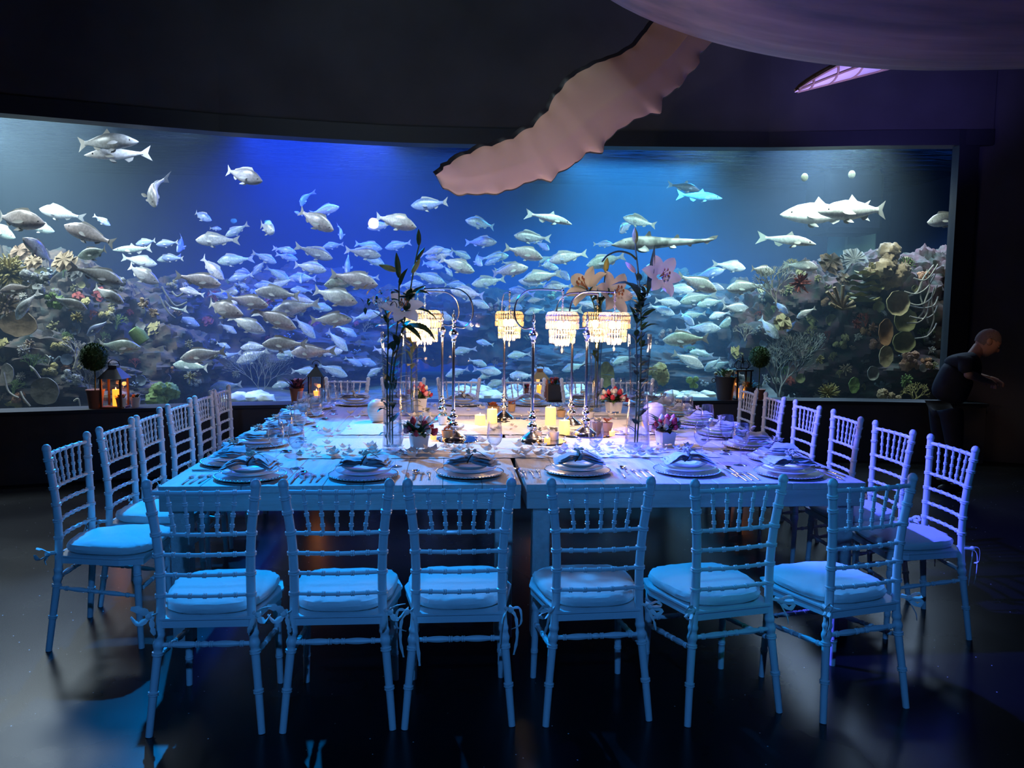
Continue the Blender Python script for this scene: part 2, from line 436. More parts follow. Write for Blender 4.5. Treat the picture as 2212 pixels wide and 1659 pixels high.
def post_y(z):
    t = [(0, -.03), (.33, .008), (.45, .014), (.6, .014), (.75, .006), (.925, -.008)]
    for (a, b), (c, d) in zip(t, t[1:]):
        if z <= c: return b+(d-b)*(z-a)/(c-a)
    return -.008
def post_mesh(s):
    b = MB(); pth = spl([(s*post_x(z), post_y(z), z) for z in (0, .15, .33, .44, .6, .75, .925)], 4)
    H = .93
    ps, rs = turned(pth, lambda u: .0135+.0035*min(1, u/.4), [.168, .325, .56, .645, .727, .81, .895, .955], 10,
                    bulges=[(.36, .016, .0045), (.40, .012, .003)])
    b.tube(ps, rs, 10)
    b.lathe([(.0165, 0), (.0195, .006), (.0195, .014), (.016, .024), (.009, .031), (0, .033)], 10, (s*.192, -.008, .922), cap=False)
    return b.mesh('back_post', m_chair)
def rail_mesh(z, bow=.014, top=False, n=5, span=None):
    x = post_x(z); y = post_y(z); pth = [(-x+2*x*i/12, y-bow*sin(pi*i/12), z) for i in range(13)]
    if top: us = [(o/.385)+.5 for o in (-.12, -.06, 0, .06, .12)]
    else: us = [.17, .335, .5, .665, .83]
    ps, rs = turned(pth, .0092 if top else .0078, us, 8, .0032, .0036)
    return MB().tube(ps, rs, 8).mesh('rail', m_chair)
def spindle_mesh(i):
    xt = (-.12, -.06, 0, .06, .12)[i]; xb = (-.1, -.05, 0, .05, .1)[i]
    yt = post_y(.905)-.014*sin(pi*(.5+xt/.385)); yb = post_y(.749)-.014*sin(pi*(.5+xb/.34))
    ps, rs = turned([(xb, yb, .749), (xt, yt, .905)], .0062, [.2, .46, .73], 7, .0034, .0038)
    return MB().tube(ps, rs, 7).mesh('spindle', m_chair)
def seat_mesh():
    b = MB(); A = [(-.16, .0), (.16, .0), (.215, .30), (.19, .40), (-.19, .40), (-.215, .30)]
    for z0, z1, k in ((.398, .428, 1.0), (.428, .436, 1.03)):
        vs = [(x*k, .2+(y-.2)*k, z0) for x, y in A]+[(x*k, .2+(y-.2)*k, z1) for x, y in A]
        n = 6; b.add(vs, [tuple(range(n))[::-1], tuple(range(n, 2*n))]+[(i, (i+1) % n, n+(i+1) % n, n+i) for i in range(n)])
    return b.mesh('seat', m_chair, False)
def fleg_mesh(s):
    ps, rs = turned([(s*.178, .365, .4), (s*.182, .37, .2), (s*.187, .378, 0)], lambda u: .017-.004*u, [.12, .7], 10, .002, .004, bulges=[(.2, .02, .004)])
    return MB().tube(ps, rs, 10).mesh('leg', m_chair)
def stretch_mesh(a, c, r=.0088):
    ps, rs = turned([a, c], r, [.13, .41, .55, .87], 8, .0035, .004, bulges=[(.28, .045, .004), (.48, .012, .003), (.70, .045, .004)])
    return MB().tube(ps, rs, 8).mesh('stretcher', m_chair)
chair0 = thing('dining_chair', 'x', 'chair')
for s in (-1, 1): ob('back_post', post_mesh(s), chair0)
ob('top_rail', rail_mesh(.905, top=True), chair0)
for z in (.749, .672, .595, .517): ob('back_rail', rail_mesh(z), chair0)
for i in range(5): ob('spindle', spindle_mesh(i), chair0)
ob('seat', seat_mesh(), chair0)
for s in (-1, 1): ob('leg', fleg_mesh(s), chair0)
ob('stretcher', stretch_mesh((-.173, .005, .332), (.173, .005, .332)), chair0)
ob('stretcher', stretch_mesh((-.18, .369, .27), (.18, .369, .27), .008), chair0)
for s in (-1, 1): ob('stretcher', stretch_mesh((s*.176, .0, .29), (s*.181, .368, .245), .008), chair0)
index_kids(chair0)
def cushion_mesh(seed):
    r = random.Random(seed); b = MB(); off = Vector((seed*3.1, 0, 0))
    def outline(a):
        c, s_ = cos(a), sin(a)
        x = (abs(c)**.62)*(1 if c > 0 else -1); y = (abs(s_)**.62)*(1 if s_ > 0 else -1)
        wx = .172+.045*(y+1)/2
        return x*wx, .215+y*.205
    def f(u, v):
        a = 2*pi*u; x, y = outline(a)
        # v 0 bottom centre, 1 top centre
        prof = [(0, .437), (.6, .437), (.93, .44), (1.0, .452), (1.02, .47), (.985, .488), (.88, .498), (.5, .505), (0, .507)]
        t = v*(len(prof)-1); i = min(int(t), len(prof)-2); k = t-i
        q = prof[i][0]+(prof[i+1][0]-prof[i][0])*k; z = prof[i][1]+(prof[i+1][1]-prof[i][1])*k
        z = .437+(z-.437)*.82
        p = Vector((x*q, .215+(y-.215)*q, z))
        e = max(0, q-.75)*4
        w = fbm(p*22+off, 3)*.004*e+.0022*e*sin(a*46+4*sin(a*5))
        p.z += fbm(p*9+off, 3)*.004*(1 if v > .6 else 0)+w*.6
        p.x += w*cos(a); p.y += w*sin(a)
        if p.z < .4372: p.z = .4372
        return p
    b.grid(f, 72, 17, closeu=True)
    return b.mesh('seat_cushion', m_cush)
def ribbon(b, pts, w=.011, th=.0015):
    pts = spl(pts, 5); n = len(pts)
    b.tube(pts, [w*(.5+.5*abs(sin(i*1.1+1)))*(1 if i < n-2 else .6) for i in range(n)], 6, flat=.22)
def tie_mesh(s, kind):
    b = MB(); x = s*.186; y = -.015; z = .452; r = random.Random(kind*5+s)
    b.tube([(x-.028*s, y+.05, z), (x-.004*s, y-.008, z+.003), (x+.016*s, y, z), (x+.006*s, y+.03, z)], .006, 6, flat=.5)
    b.sphere((x+.008*s, y-.008, z), .012, 8, 6)
    if kind == 0:   # short bow
        ribbon(b, [(x, y, z), (x+.03*s, y-.025, z+.03), (x+.065*s, y-.02, z+.035)], .014)
        ribbon(b, [(x, y, z), (x+.035*s, y-.03, z-.02), (x+.06*s, y-.035, z+.01)], .013)
        ribbon(b, [(x, y, z), (x-.012*s, y-.03, z-.035), (x-.02*s, y-.03, z-.06)], .012)
    elif kind == 1:  # long tails
        ribbon(b, [(x, y, z), (x+.025*s, y-.02, z-.02), (x+.032*s, y-.02, z-.1), (x+.02*s, y-.02, z-.17)], .007)
        ribbon(b, [(x, y, z), (x-.022*s, y-.03, z-.02), (x-.032*s, y-.03, z-.11), (x-.04*s, y-.03, z-.2)], .007)
        ribbon(b, [(x, y, z), (x+.04*s, y-.02, z+.01), (x+.045*s, y-.02, z-.05), (x+.01*s, y-.02, z-.07)], .006)
    else:            # knotted loops
        for k in (-1, 1): ribbon(b, [(x, y, z), (x+.03*s, y-.03, z+.025*k), (x+.048*s, y-.03, z+.008*k), (x, y-.01, z)], .009)
        ribbon(b, [(x, y, z), (x+.02*s, y-.03, z-.05), (x+.03*s, y-.03, z-.085)], .011)
    return b.mesh('tie', m_cush)
CM = [cushion_mesh(i) for i in range(4)]
TM = {(s, k): tie_mesh(s, k) for s in (-1, 1) for k in range(3)}
used_c = []
def chair(x, y, rz, label, clab, grp, i):
    put(chair0, used_c, (x, y, 0), rz, label, grp)
    c = thing('seat_cushion', clab, 'cushion', grp.replace('chairs', 'seat cushions'), (x, y, 0), rz, CM[i % 4])
    kk = (0, 0, 1, 2, 2, 2)[i % 6]
    for s in (-1, 1): ob('tie', TM[(s, kk)], c)
TXL, TXR, TYN, TYF, TXS, TZ = -1.318, 2.026, 3.664, 7.051, .352, .76
front = [(-.892, 0), (-.410, 0), (.040, 0), (.572, R_(3)), (1.105, R_(12)), (1.635, R_(14))]
side_words = {'near': 'on the near side', 'left': 'on the left side', 'right': 'on the right side', 'far': 'on the far side'}
def seatname(side, i):
    if side in ('near', 'far'): return '%s from left %s' % (ORD[i], side_words[side])
    return '%s from front %s' % (ORD[i], side_words[side])
LY = [3.868, 4.417, 4.882, 5.426, 5.943, 6.42]; RY = [3.77, 4.301, 4.839, 5.402, 5.968, 6.507]
FX = [-.94, -.4275, .088, .698, 1.247, 1.738]
ci = 0
for i, (x, rz) in enumerate(front):
    chair(x, 2.915, rz, 'white turned chair seen from behind, '+seatname('near', i), 'white padded cushion on chair '+seatname('near', i), 'white chairs along the near side', i)
for i, y in enumerate(LY):
    chair(-1.79, y, -pi/2+rnd.uniform(-.05, .05), 'white turned chair facing right, '+seatname('left', i), 'white padded cushion on chair '+seatname('left', i), 'white chairs along the left side', i+1)
for i, y in enumerate(RY):
    chair(2.515, y, pi/2+rnd.uniform(-.05, .05), 'white turned chair facing left, '+seatname('right', i), 'white padded cushion on chair '+seatname('right', i), 'white chairs along the right side', i+2)
for i, x in enumerate(FX):
    chair(x, 7.40, pi, 'white turned chair facing the camera, '+seatname('far', i), 'white padded cushion on chair '+seatname('far', i), 'white chairs along the far side', i+3)

# ------------------------------------------------------------------ tables
m_wood = P('whitewashed_wood', (.62, .62, .6), .6, bump=.25, bscale=14, stretch=(1, 9, 9), col2=(.5, .5, .48), vscale=3)
m_woody = P('whitewashed_planks', (.64, .64, .62), .55, bump=.25, bscale=14, stretch=(9, 1, 9), col2=(.52, .52, .5), vscale=3)
def table(x0, x1, label):
    t = thing('banquet_table', label, 'table', 'whitewashed banquet tables', ((x0+x1)/2, (TYN+TYF)/2, 0))
    W = x1-x0; D = TYF-TYN; n = 9; wd = W/n
    pm = MB().box((0, 0, TZ-.016), (wd-.0015, D, .032), .002).mesh('plank', m_woody, False)
    for i in range(n): ob('plank', pm, t, (-W/2+wd*(i+.5), 0, 0))
    am = MB().box((0, 0, 0), (W-.004, .03, .085), .003).mesh('apron_board', m_wood, False)
    for s in (-1, 1): ob('apron_board', am, t, (0, s*(D/2-.016), TZ-.032-.0425))
    bm_ = MB().box((0, 0, 0), (.03, D-.07, .085), .003).mesh('apron_board', m_woody, False)
    for s in (-1, 1): ob('apron_board', bm_, t, (s*(W/2-.018), 0, TZ-.032-.0425))
    lm = MB().box((0, 0, (TZ-.032)/2), (.085, .085, TZ-.032), .004).mesh('leg', m_woody, False)
    for sx in (-1, 1):
        for sy in (-1, 1): ob('leg', lm, t, (sx*(W/2-.078), sy*(D/2-.078), 0))
    return t
table(TXL, TXS-.012, 'whitewashed plank table, left half, lit cyan')
table(TXS+.012, TXR, 'whitewashed plank table, right half, lit violet')
def T(px, py, dz=0): return onz(px, py, TZ+dz)
# lace runners
m_lace = bpy.data.materials.new('crocheted_lace'); m_lace.use_nodes = True
def lace_nodes():
    n, l = nt(m_lace); b = n['Principled BSDF']; b.inputs['Base Color'].default_value = (.8, .79, .76, 1); b.inputs['Roughness'].default_value = .9
    tc = n.new('ShaderNodeTexCoord'); v = n.new('ShaderNodeTexVoronoi'); v.inputs['Scale'].default_value = 75; l.new(tc.outputs['Object'], v.inputs['Vector'])
    bp = n.new('ShaderNodeBump'); bp.inputs['Strength'].default_value = .6; bp.inputs['Distance'].default_value = .004
    l.new(v.outputs['Distance'], bp.inputs['Height']); l.new(bp.outputs[0], b.inputs['Normal'])
lace_nodes()
def runner(x0, x1, y0, y1, wrinkle, label, seed):
    b = MB()
    def f(u, v):
        x = x0+(x1-x0)*u; s = .012*abs(sin(x*38+seed)); y = y0-s+(y1-y0+s*2)*v
        if u in (0, 1): y += 0
        xx = x+(.012*abs(sin(y*38)) if u == 1 else -.012*abs(sin(y*38)) if u == 0 else 0)
        h = wrinkle*(.5+.5*noise.noise(Vector((x*7, y*15, seed))))+wrinkle*.5*abs(noise.noise(Vector((x*20, y*33, seed))))
        e = min(1, 8*min(u, 1-u, v, 1-v)+.15)
        return Vector((xx, y, TZ+.003+h*e))
    b.grid(f, 260, 22)
    tag(ob('lace_runner', b.mesh('lace_runner', m_lace)), label, 'table runner', 'lace runners on the table')
ya = onz(1000, 990, TZ).y; yb = onz(1000, 948, TZ).y; yc = onz(1000, 940, TZ).y; yd = onz(1000, 908, TZ).y
runner(TXL+.5, TXR-.5, ya, yb, .008, 'scalloped white lace runner nearest the near place settings', 1)
runner(TXL+.62, TXR-.5, yc, yd, .02, 'crumpled white lace runner beneath the lamps and candles', 5)
runner(TXL+.62, TXR-.5, yd+.25, yd+.75, .014, 'white lace runner nearest the far place settings', 9)

# ------------------------------------------------------------------ place settings
m_silver = P('silver_rim', (.75, .75, .74), .22, metal=1)
m_china = P('white_china', (.85, .85, .84), .15, coat=.4)
m_steel = P('polished_steel', (.82, .83, .85), .12, metal=1)
m_under = P('charger_glaze', (.74, .74, .75), .3, coat=.3)
m_nap = P('linen_napkin', (.62, .68, .76), .85, sheen=.3, bump=.3, bscale=50)
m_cord = P('dark_cord', (.05, .035, .03), .7)
m_sprig = P('dried_sprig', (.62, .56, .45), .8)
def plate_mb(r, h, beads=0):
    b = MB(); b.lathe([(r*.55, 0), (r*.6, .001), (r*.72, .003), (r*.99, h), (r, h+.0012), (r*.99, h+.0026), (r*.7, .0065), (r*.62, .0045), (0, .004)], 48, cap=True)
    return b
def charger_mesh():
    b = plate_mb(.170, .014)
    b.mi = 1
    for k in range(60):
        a = 2*pi*k/60; b.sphere((.167*cos(a), .167*sin(a), .0165), .0042, 5, 4)
    return b.mesh('charger_plate', [m_under, m_silver])
CH = charger_mesh(); DP = plate_mb(.132, .016).mesh('dinner_plate', m_china); SP = plate_mb(.105, .020).mesh('salad_plate', m_china)
def napkin_parts(seed):
    r = random.Random(seed); off = Vector((seed*7.7, 0, 0)); b = MB()
    for s, ln, lift in ((1, .135, .012), (-1, .12, .016)):
        for layer in range(3):
            def f(u, v, s=s, layer=layer):
                x = s*ln*u*(1-.10*layer); w = .022+.062*u**.8*(1-.08*layer)
                y = (v-.5)*2*w+.012*layer*s
                z = .009+.011*layer+lift*(1-u)*.5+.009*sin(u*pi)*(layer+1)*.5+.006*fbm(Vector((x*28, y*30, layer))+off, 3)+.012*abs(v-.5)*sin(u*5+seed)
                return Vector((x, y, max(.004+.004*layer, z)))
            b.grid(f, 12, 9)
            def f2(u, v, f=f): p = f(u, v); p.z -= .003; return p
            b.grid(f2, 12, 9)
    b.sphere((0, 0, .03), .026, 12, 8, (1, .9, .75), lambda d: 1+.2*noise.noise(d*3+off))
    body = b.mesh('cloth_napkin', m_nap)
    c = MB(); c.tube([(.012*cos(a), .03*sin(a), .03+.022*cos(a)) for a in [2*pi*k/14 for k in range(14)]], .0028, 6, closed=True)
    c.tube(spl([(0, .01, .055), (.03, .03, .062), (.07, .01, .045), (.1, -.03, .035)], 5), .0016, 5)
    cm = c.mesh('cord', m_cord)
    g = MB()
    for k in range(9):
        a = r.uniform(0, 2*pi); p = Vector((.02*cos(a)+.005, .018*sin(a), .058+r.uniform(0, .014))); g.sphere(p, r.uniform(.005, .01), 7, 5, fn=lambda d: 1+.3*noise.noise(d*4+p*50))
        g.leaf((0, 0, .05), (p.x*2.1, p.y*2.1, p.z+.008), .01)
    return body, cm, g.mesh('sprig', m_sprig)
NP = [napkin_parts(i) for i in range(4)]
def fork_mesh():
    b = MB(); b.tube(spl([(0, -.095, .004), (0, -.05, .005), (0, .02, .009), (0, .045, .006)], 4), [.0055, .0058, .005, .0045, .004, .0038, .0034, .003, .0026, .0024, .003, .005, .006], 8, flat=.35)
    b.box((0, .052, .0062), (.022, .018, .0016))
    for k in range(4): b.tube([((k-1.5)*.0062, .058, .0062), ((k-1.5)*.0062, .08, .004), ((k-1.5)*.006, .098, .007)], [.0016, .0015, .0009], 5)
    return b.mesh('fork', m_steel)
def knife_mesh():
    b = MB(); b.tube([(0, -.11, .005), (0, -.06, .006), (0, -.005, .006)], [.005, .0065, .005], 8, flat=.5)
    vs = []; 
    for y, w0, w1 in ((-.005, -.005, .005), (.03, -.007, .007), (.09, -.007, .008), (.115, -.006, .0)): vs += [(w0, y, .004), (w1, y, .004), (w0, y, .0056), (w1, y, .0056)]
    fs = []
    for i in range(3):
        a = i*4; c = a+4; fs += [(a, a+1, c+1, c), (a+2, c+2, c+3, a+3), (a, c, c+2, a+2), (a+1, a+3, c+3, c+1)]
    fs += [(0, 2, 3, 1), (12, 13, 15, 14)]; b.add(vs, fs); return b.mesh('table_knife', m_steel)
def spoon_mesh():
    b = MB(); b.tube(spl([(0, -.095, .004), (0, -.03, .006), (0, .045, .008)], 5), [.0055]*3+[.0045]*4+[.003]*4, 8, flat=.4)
    def f(u, v):
        a = 2*pi*u; return Vector((.019*v*cos(a), .07+.029*v*sin(a), .0035+.0075*v*v))
    b.grid(f, 18, 5, closeu=True)
    b.grid(lambda u, v: f(u, v)-Vector((0, 0, .001)), 18, 5, closeu=True)
    return b.mesh('spoon', m_steel)
FK, KN, SN = fork_mesh(), knife_mesh(), spoon_mesh()
m_glass = thin_glass('wine_glass_crystal', (.97, .98, 1), .95, .08, .03)
def glass_mesh():
    b = MB(); b.lathe([(.036, 0), (.0355, .0015), (.02, .004), (.006, .009), (.0038, .02), (.0036, .085), (.006, .098), (.02, .105), (.034, .122), (.0415, .145), (.042, .165), (.039, .195), (.0345, .228), (.034, .229)], 28, cap=True)
    b.f.pop(); b.m.pop()
    b.lathe([(.0335, .2285), (.038, .196), (.041, .165), (.0405, .146), (.033, .123), (.02, .108), (0, .103)], 28, cap=False)
    return b.mesh('wine_glass', m_glass)
WG = glass_mesh()
front_c = [(540, 1024), (785, 1021), (1015, 1016), (1247, 1012), (1483, 1012), (1708, 1020)]
left_c = [(498, 992), (540, 955), (573, 930), (604, 908), (630, 892), (660, 877)]
right_c = [(1686, 985), (1627, 959), (1559, 933), (1520, 909), (1484, 891), (1448, 876)]
far_c = [(770, 866), (862, 864), (1000, 864), (1142, 863), (1250, 863), (1370, 863)]
SETS = []
for side, L, rz in (('near', front_c, 0), ('left', left_c, -pi/2), ('right', right_c, pi/2), ('far', far_c, pi)):
    for i, (px, py) in enumerate(L):
        p = onz(px, py, TZ+.02); 
        if side == 'far': p.y = min(p.y, TYF-.2)
        if side == 'near': p.y = max(p.y, TYN+.19)
        if side == 'left': p.x = max(p.x, TXL+.19)
        if side == 'right': p.x = min(p.x, TXR-.19)
        SETS.append((side, i, p.x, p.y, rz))
for side, i, x, y, rz in SETS:
    sn = seatname(side, i); g = 'on the %s side of the table' % side; c, s_ = cos(rz), sin(rz)
    def L2(a, b_): return (x+a*c-b_*s_, y+a*s_+b_*c, TZ)
    j = rnd.uniform(-.15, .15)
    thing('charger_plate', 'silver-rimmed charger plate at setting '+sn, 'plate', 'charger plates '+g, (x, y, TZ), rz, CH)
    thing('dinner_plate', 'white dinner plate under salad plate at setting '+sn, 'plate', 'dinner plates '+g, (x, y, TZ+.0165), rz, DP)
    thing('salad_plate', 'small white salad plate at setting '+sn, 'plate', 'salad plates '+g, (x, y, TZ+.034), rz, SP)
    bd, cm, sp = NP[(i*3+len(side)) % 4]
    nk = thing('cloth_napkin', 'knotted pale blue napkin at setting '+sn, 'napkin', 'napkins '+g, (x, y, TZ+.050), rz+j-.12, bd)
    ob('cord', cm, nk); ob('sprig', sp, nk)
    for k in range(3):
        px_, py_, _ = L2(-.275+.036*k, -.055+.012*k)
        thing('fork', 'steel fork, %s of three, at setting %s' % (('outer', 'middle', 'inner')[k], sn), 'fork', 'forks '+g, (px_, py_, TZ), rz+rnd.uniform(-.05, .05), FK)
    q = L2(.215, -.04); thing('table_knife', 'steel knife at setting '+sn, 'knife', 'knives '+g, q, rz+rnd.uniform(-.06, .06), KN)
    q = L2(.25, .02) if side in ('near', 'far') else L2(.24, .14); thing('spoon', 'steel spoon at setting '+sn, 'spoon', 'spoons '+g, q, rz+rnd.uniform(-.1, .2), SN)
GL = [(641, 1012), (597, 1003), (854, 1008), (1068, 1003), (1286, 999), (1514, 1000), (1599, 1005), (1568, 981), (1526, 950), (1483, 925), (1442, 905), (1409, 880),
      (618, 975), (650, 955), (684, 930), (655, 915), (720, 895), (750, 878), (722, 876), (956, 872), (1119, 869), (1231, 869), (1341, 871), (700, 905)]
for k, (px, py) in enumerate(sorted(GL)):
    p = T(px, py)
    dn = min(((p.x-s[2])**2+(p.y-s[3])**2, s[0], s[1]) for s in SETS)
    thing('wine_glass', 'empty clear wine glass, %s of all the glasses counted from the left' % (ORD[k] if k < 20 else ('twenty-first', 'twenty-second', 'twenty-third', 'twenty-fourth')[k-20]), 'glass', 'wine glasses on the table', (p.x, p.y, TZ+.012 if abs(p.y-ya) < 0 else TZ), 0, WG)

# ------------------------------------------------------------------ centrepieces
m_chrome = P('chrome', (.85, .85, .87), .16, metal=1)
m_crystal = bpy.data.materials.new('cut_crystal'); m_crystal.use_nodes = True
def cr_nodes():
    n, l = nt(m_crystal); n.clear(); o = n.new('ShaderNodeOutputMaterial')
    t = n.new('ShaderNodeBsdfTranslucent'); t.inputs[0].default_value = (1, .86, .6, 1)
    g = n.new('ShaderNodeBsdfGlossy'); g.inputs['Roughness'].default_value = .12
    p = n.new('ShaderNodeBsdfTransparent'); p.inputs[0].default_value = (1, .97, .9, 1)
    a = n.new('ShaderNodeMixShader'); a.inputs[0].default_value = .3; l.new(t.outputs[0], a.inputs[1]); l.new(g.outputs[0], a.inputs[2])
    c = n.new('ShaderNodeMixShader'); c.inputs[0].default_value = .4; l.new(a.outputs[0], c.inputs[1]); l.new(p.outputs[0], c.inputs[2]); l.new(c.outputs[0], o.inputs[0])
cr_nodes()
m_bulb = emis('warm_bulb', (1, .70, .32), 60)
def prism(b, p, r, h):
    x, y, z = p; b.lathe([(0, z), (r, z-r*1.2), (r*.9, z-h+r*1.5), (0, z-h)], 5, (x, y, 0), cap=False)
def lamp_proto():
    t = thing('crystal_table_lamp', 'x', 'lamp')
    b = MB(); b.lathe([(.078, 0), (.08, .006), (.076, .014), (.06, .022), (.045, .034), (.022, .05), (.014, .058), (.03, .07), (.034, .085), (.028, .1), (.012, .11), (.01, .118), (.024, .128), (.026, .14), (.02, .152), (.01, .16), (.016, .168), (.016, .176), (.009, .186)], 24)
    ob('base', b.mesh('base', m_chrome), t)
    b = MB(); b.lathe([(.0095, .18), (.0085, .4), (.0085, .6)], 12); ob('pole', b.mesh('pole', m_chrome), t)
    b = MB(); b.lathe([(.0085, .6), (.016, .61), (.012, .622), (.024, .64), (.029, .655), (.024, .67), (.01, .682), (.014, .69), (.008, .7), (.01, .71), (.006, .72), (.012, .732), (.012, .742), (.006, .755), (.01, .768), (.003, .79), (0, .81)], 14)
    ob('finial', b.mesh('finial', m_chrome), t)
    hp = spl([(0, 0, .70), (-.06, 0, .692), (-.105, 0, .735), (-.118, 0, .80), (-.10, 0, .87), (-.05, 0, .917), (.01, 0, .93), (.10, 0, .93), (.175, 0, .925)], 6)
    b = MB(); b.tube(hp, .0052, 8); b.sphere((.178, 0, .925), .009, 8, 6); b.sphere((.178, 0, .94), .005, 6, 5); ob('hoop', b.mesh('hoop', m_chrome), t)
    b = MB()
    for k in range(9):
        z = .915-.014*k; b.sphere((.178, 0, z), .0055 if k % 3 else .009, 6, 5)
    ob('chain', b.mesh('chain', m_crystal), t)
    sx = .178
    sh = MB(); 
    for z, r in ((.775, .098), (.745, .098), (.655, .074)):
        sh.tube([(sx+r*cos(a), r*sin(a), z) for a in [2*pi*k/32 for k in range(32)]], .003, 5, closed=True)
    for k in range(4):
        a = pi*k/2; sh.tube([(sx, 0, .79), (sx+.05*cos(a), .05*sin(a), .79), (sx+.098*cos(a), .098*sin(a), .775)], .002, 5)
    shade = ob('shade_frame', sh.mesh('shade_frame', m_chrome), t)
    up = MB()
    for k in range(34):
        a = 2*pi*k/34; ca, sa = cos(a), sin(a)
        up.tube([(sx+.10*ca, .10*sa, .768), (sx+.088*ca, .088*sa, .79), (sx+.065*ca, .065*sa, .794)], .005, 5)
        prism(up, (sx+.098*ca, .098*sa, .775), .0062, .048)
        prism(up, (sx+.099*ca, .099*sa, .728), .0058, .04)
    ob('crystal_tier', up.mesh('crystal_tier', m_crystal), shade)
    lo = MB()
    for k in range(27):
        a = 2*pi*(k+.5)/27; ca, sa = cos(a), sin(a)
        prism(lo, (sx+.078*ca, .078*sa, .742), .0062, .055); prism(lo, (sx+.077*ca, .077*sa, .688), .006, .05); prism(lo, (sx+.076*ca, .076*sa, .64), .0055, .038)
    for k in range(12):
        a = 2*pi*k/12; prism(lo, (sx+.04*cos(a), .04*sin(a), .63), .0055, .045)
    ob('crystal_tier', lo.mesh('crystal_tier', m_crystal), shade)
    dr = MB(); dr.tube([(sx, 0, .63), (sx, 0, .575)], .0018, 5); dr.sphere((sx, 0, .59), .006, 6, 5); prism(dr, (sx, 0, .575), .0075, .035)
    ob('crystal_drop', dr.mesh('crystal_drop', m_crystal), shade)
    bb = MB()
    for k in range(3):
        a = 2*pi*k/3; bb.sphere((sx+.028*cos(a), .028*sin(a), .715), .017, 10, 8, (1, 1, 1.6))
    ob('bulb', bb.mesh('bulb', m_bulb), t)
    return t
lamp0 = lamp_proto(); index_kids(lamp0); used_l = []
LP = [(979, 953, pi, 'chrome lamp with crystal shade, its hoop swung left, second pole from left'), (955, 914, pi+.15, 'chrome lamp with crystal shade, its hoop swung left, leftmost pole'),
      (1088, 908, -1.45, 'smallest-looking chrome crystal lamp, hoop seen edge-on, third pole from left'), (1149, 956, 0, 'chrome lamp with crystal shade, fourth pole from left'),
      (1233, 922, .1, 'chrome lamp with crystal shade, fifth pole from left'), (1264, 942, 0, 'chrome lamp with crystal shade, rightmost pole')]
for i, (px, py, rz, lab) in enumerate(LP):
    p = T(px, py); 
    put(lamp0, used_l, (p.x, p.y, TZ+.016), rz, lab, 'crystal table lamps', 'lamp')
    c = Vector((p.x+.178*cos(rz), p.y+.178*sin(rz), TZ+.016+.60))
    point('lamp_light', c, (1, .60, .34), 7, .03)
# mirror trays under them
m_mirror = P('mirror_tray', (.8, .82, .85), .04, metal=1)
MT = MB().lathe([(.0, 0), (.15, 0), (.152, .003), (.15, .006), (0, .006)], 48, cap=False).mesh('mirror_tray', m_mirror)
for px, py, r, nm in ((1170, 957, 1.0, 'near centre, under the white succulent pots'), (990, 953, .95, 'under the second lamp from left'), (1266, 940, 1.1, 'under the rightmost lamp'), (1110, 912, 1.05, 'behind the left pair of pillar candles')):
    p = T(px, py); o = thing('mirror_tray', 'round mirror tray '+nm, 'tray', 'round mirror trays', (p.x, p.y, TZ+.009), 0, MT); o.scale = (r, r, 1)
# candles
m_wax = P('glowing_wax', (.9, .7, .35), .5, emit=(1, .55, .12), es=1.5)
m_flame = emis('candle_flame', (1, .55, .15), 14)
m_tea = P('tea_glass', (1, .55, .2), .3, emit=(1, .4, .08), es=1.6)
def pillar(px, py, r, h, lab):
    p = T(px, py)
    b = MB(); b.lathe([(r*.98, 0), (r, .004), (r, h-.006), (r*.94, h), (r*.8, h-.001), (r*.5, h-.008), (0, h-.01)], 28)
    t = thing('pillar_candle', lab, 'candle', 'glowing pillar candles', (p.x, p.y, TZ+.015), 0, b.mesh('pillar_candle', m_wax))
    b = MB(); b.lathe([(0, h-.01), (.004, h-.006), (.0045, h+.002), (.0015, h+.012), (0, h+.016)], 8, cap=False); ob('flame', b.mesh('flame', m_flame), t)
    point('candle_light', (p.x, p.y-.0, TZ+h+.06), (1, .55, .22), 1.0, .02)
pillar(1037, 922, .037, .070, 'short glowing pillar candle, left of the pair left of centre')
pillar(1063, 918, .036, .100, 'taller glowing pillar candle, right of the pair left of centre')
pillar(1189, 922, .038, .125, 'tall glowing pillar candle behind the white succulent pots')
pillar(1219, 942, .035, .090, 'glowing pillar candle between the succulent pots and the rightmost lamps')
def tealight(p, lab, s=1.0, z=TZ+.015):
    b = MB(); b.lathe([(.016, 0), (.019, .002), (.02, .03), (.0185, .031), (.0175, .012), (0, .012)], 16)
    t = thing('tea_light', lab, 'candle', 'small tea lights', (p[0], p[1], z), 0, b.mesh('tea_light', m_tea)); t.scale = (s, s, s)
    b = MB(); b.lathe([(0, .012), (.006, .02), (.007, .03), (.003, .045), (0, .052)], 8, cap=False); ob('flame', b.mesh('flame', m_flame), t)
    point('tea_flame_light', (p[0], p[1], z+.07), (1, .45, .12), .35, .01)
for px, py, lab in ((936, 955, 'lit tea light beside the tulip pot on the near left'), (1182, 962, 'lit tea light in front of the white succulent pots'), (1322, 947, 'lit tea light left of the near right tall vase'), (1392, 925, 'small lit tea light glimpsed behind the near right tall vase')):
    tealight(T(px, py), lab)
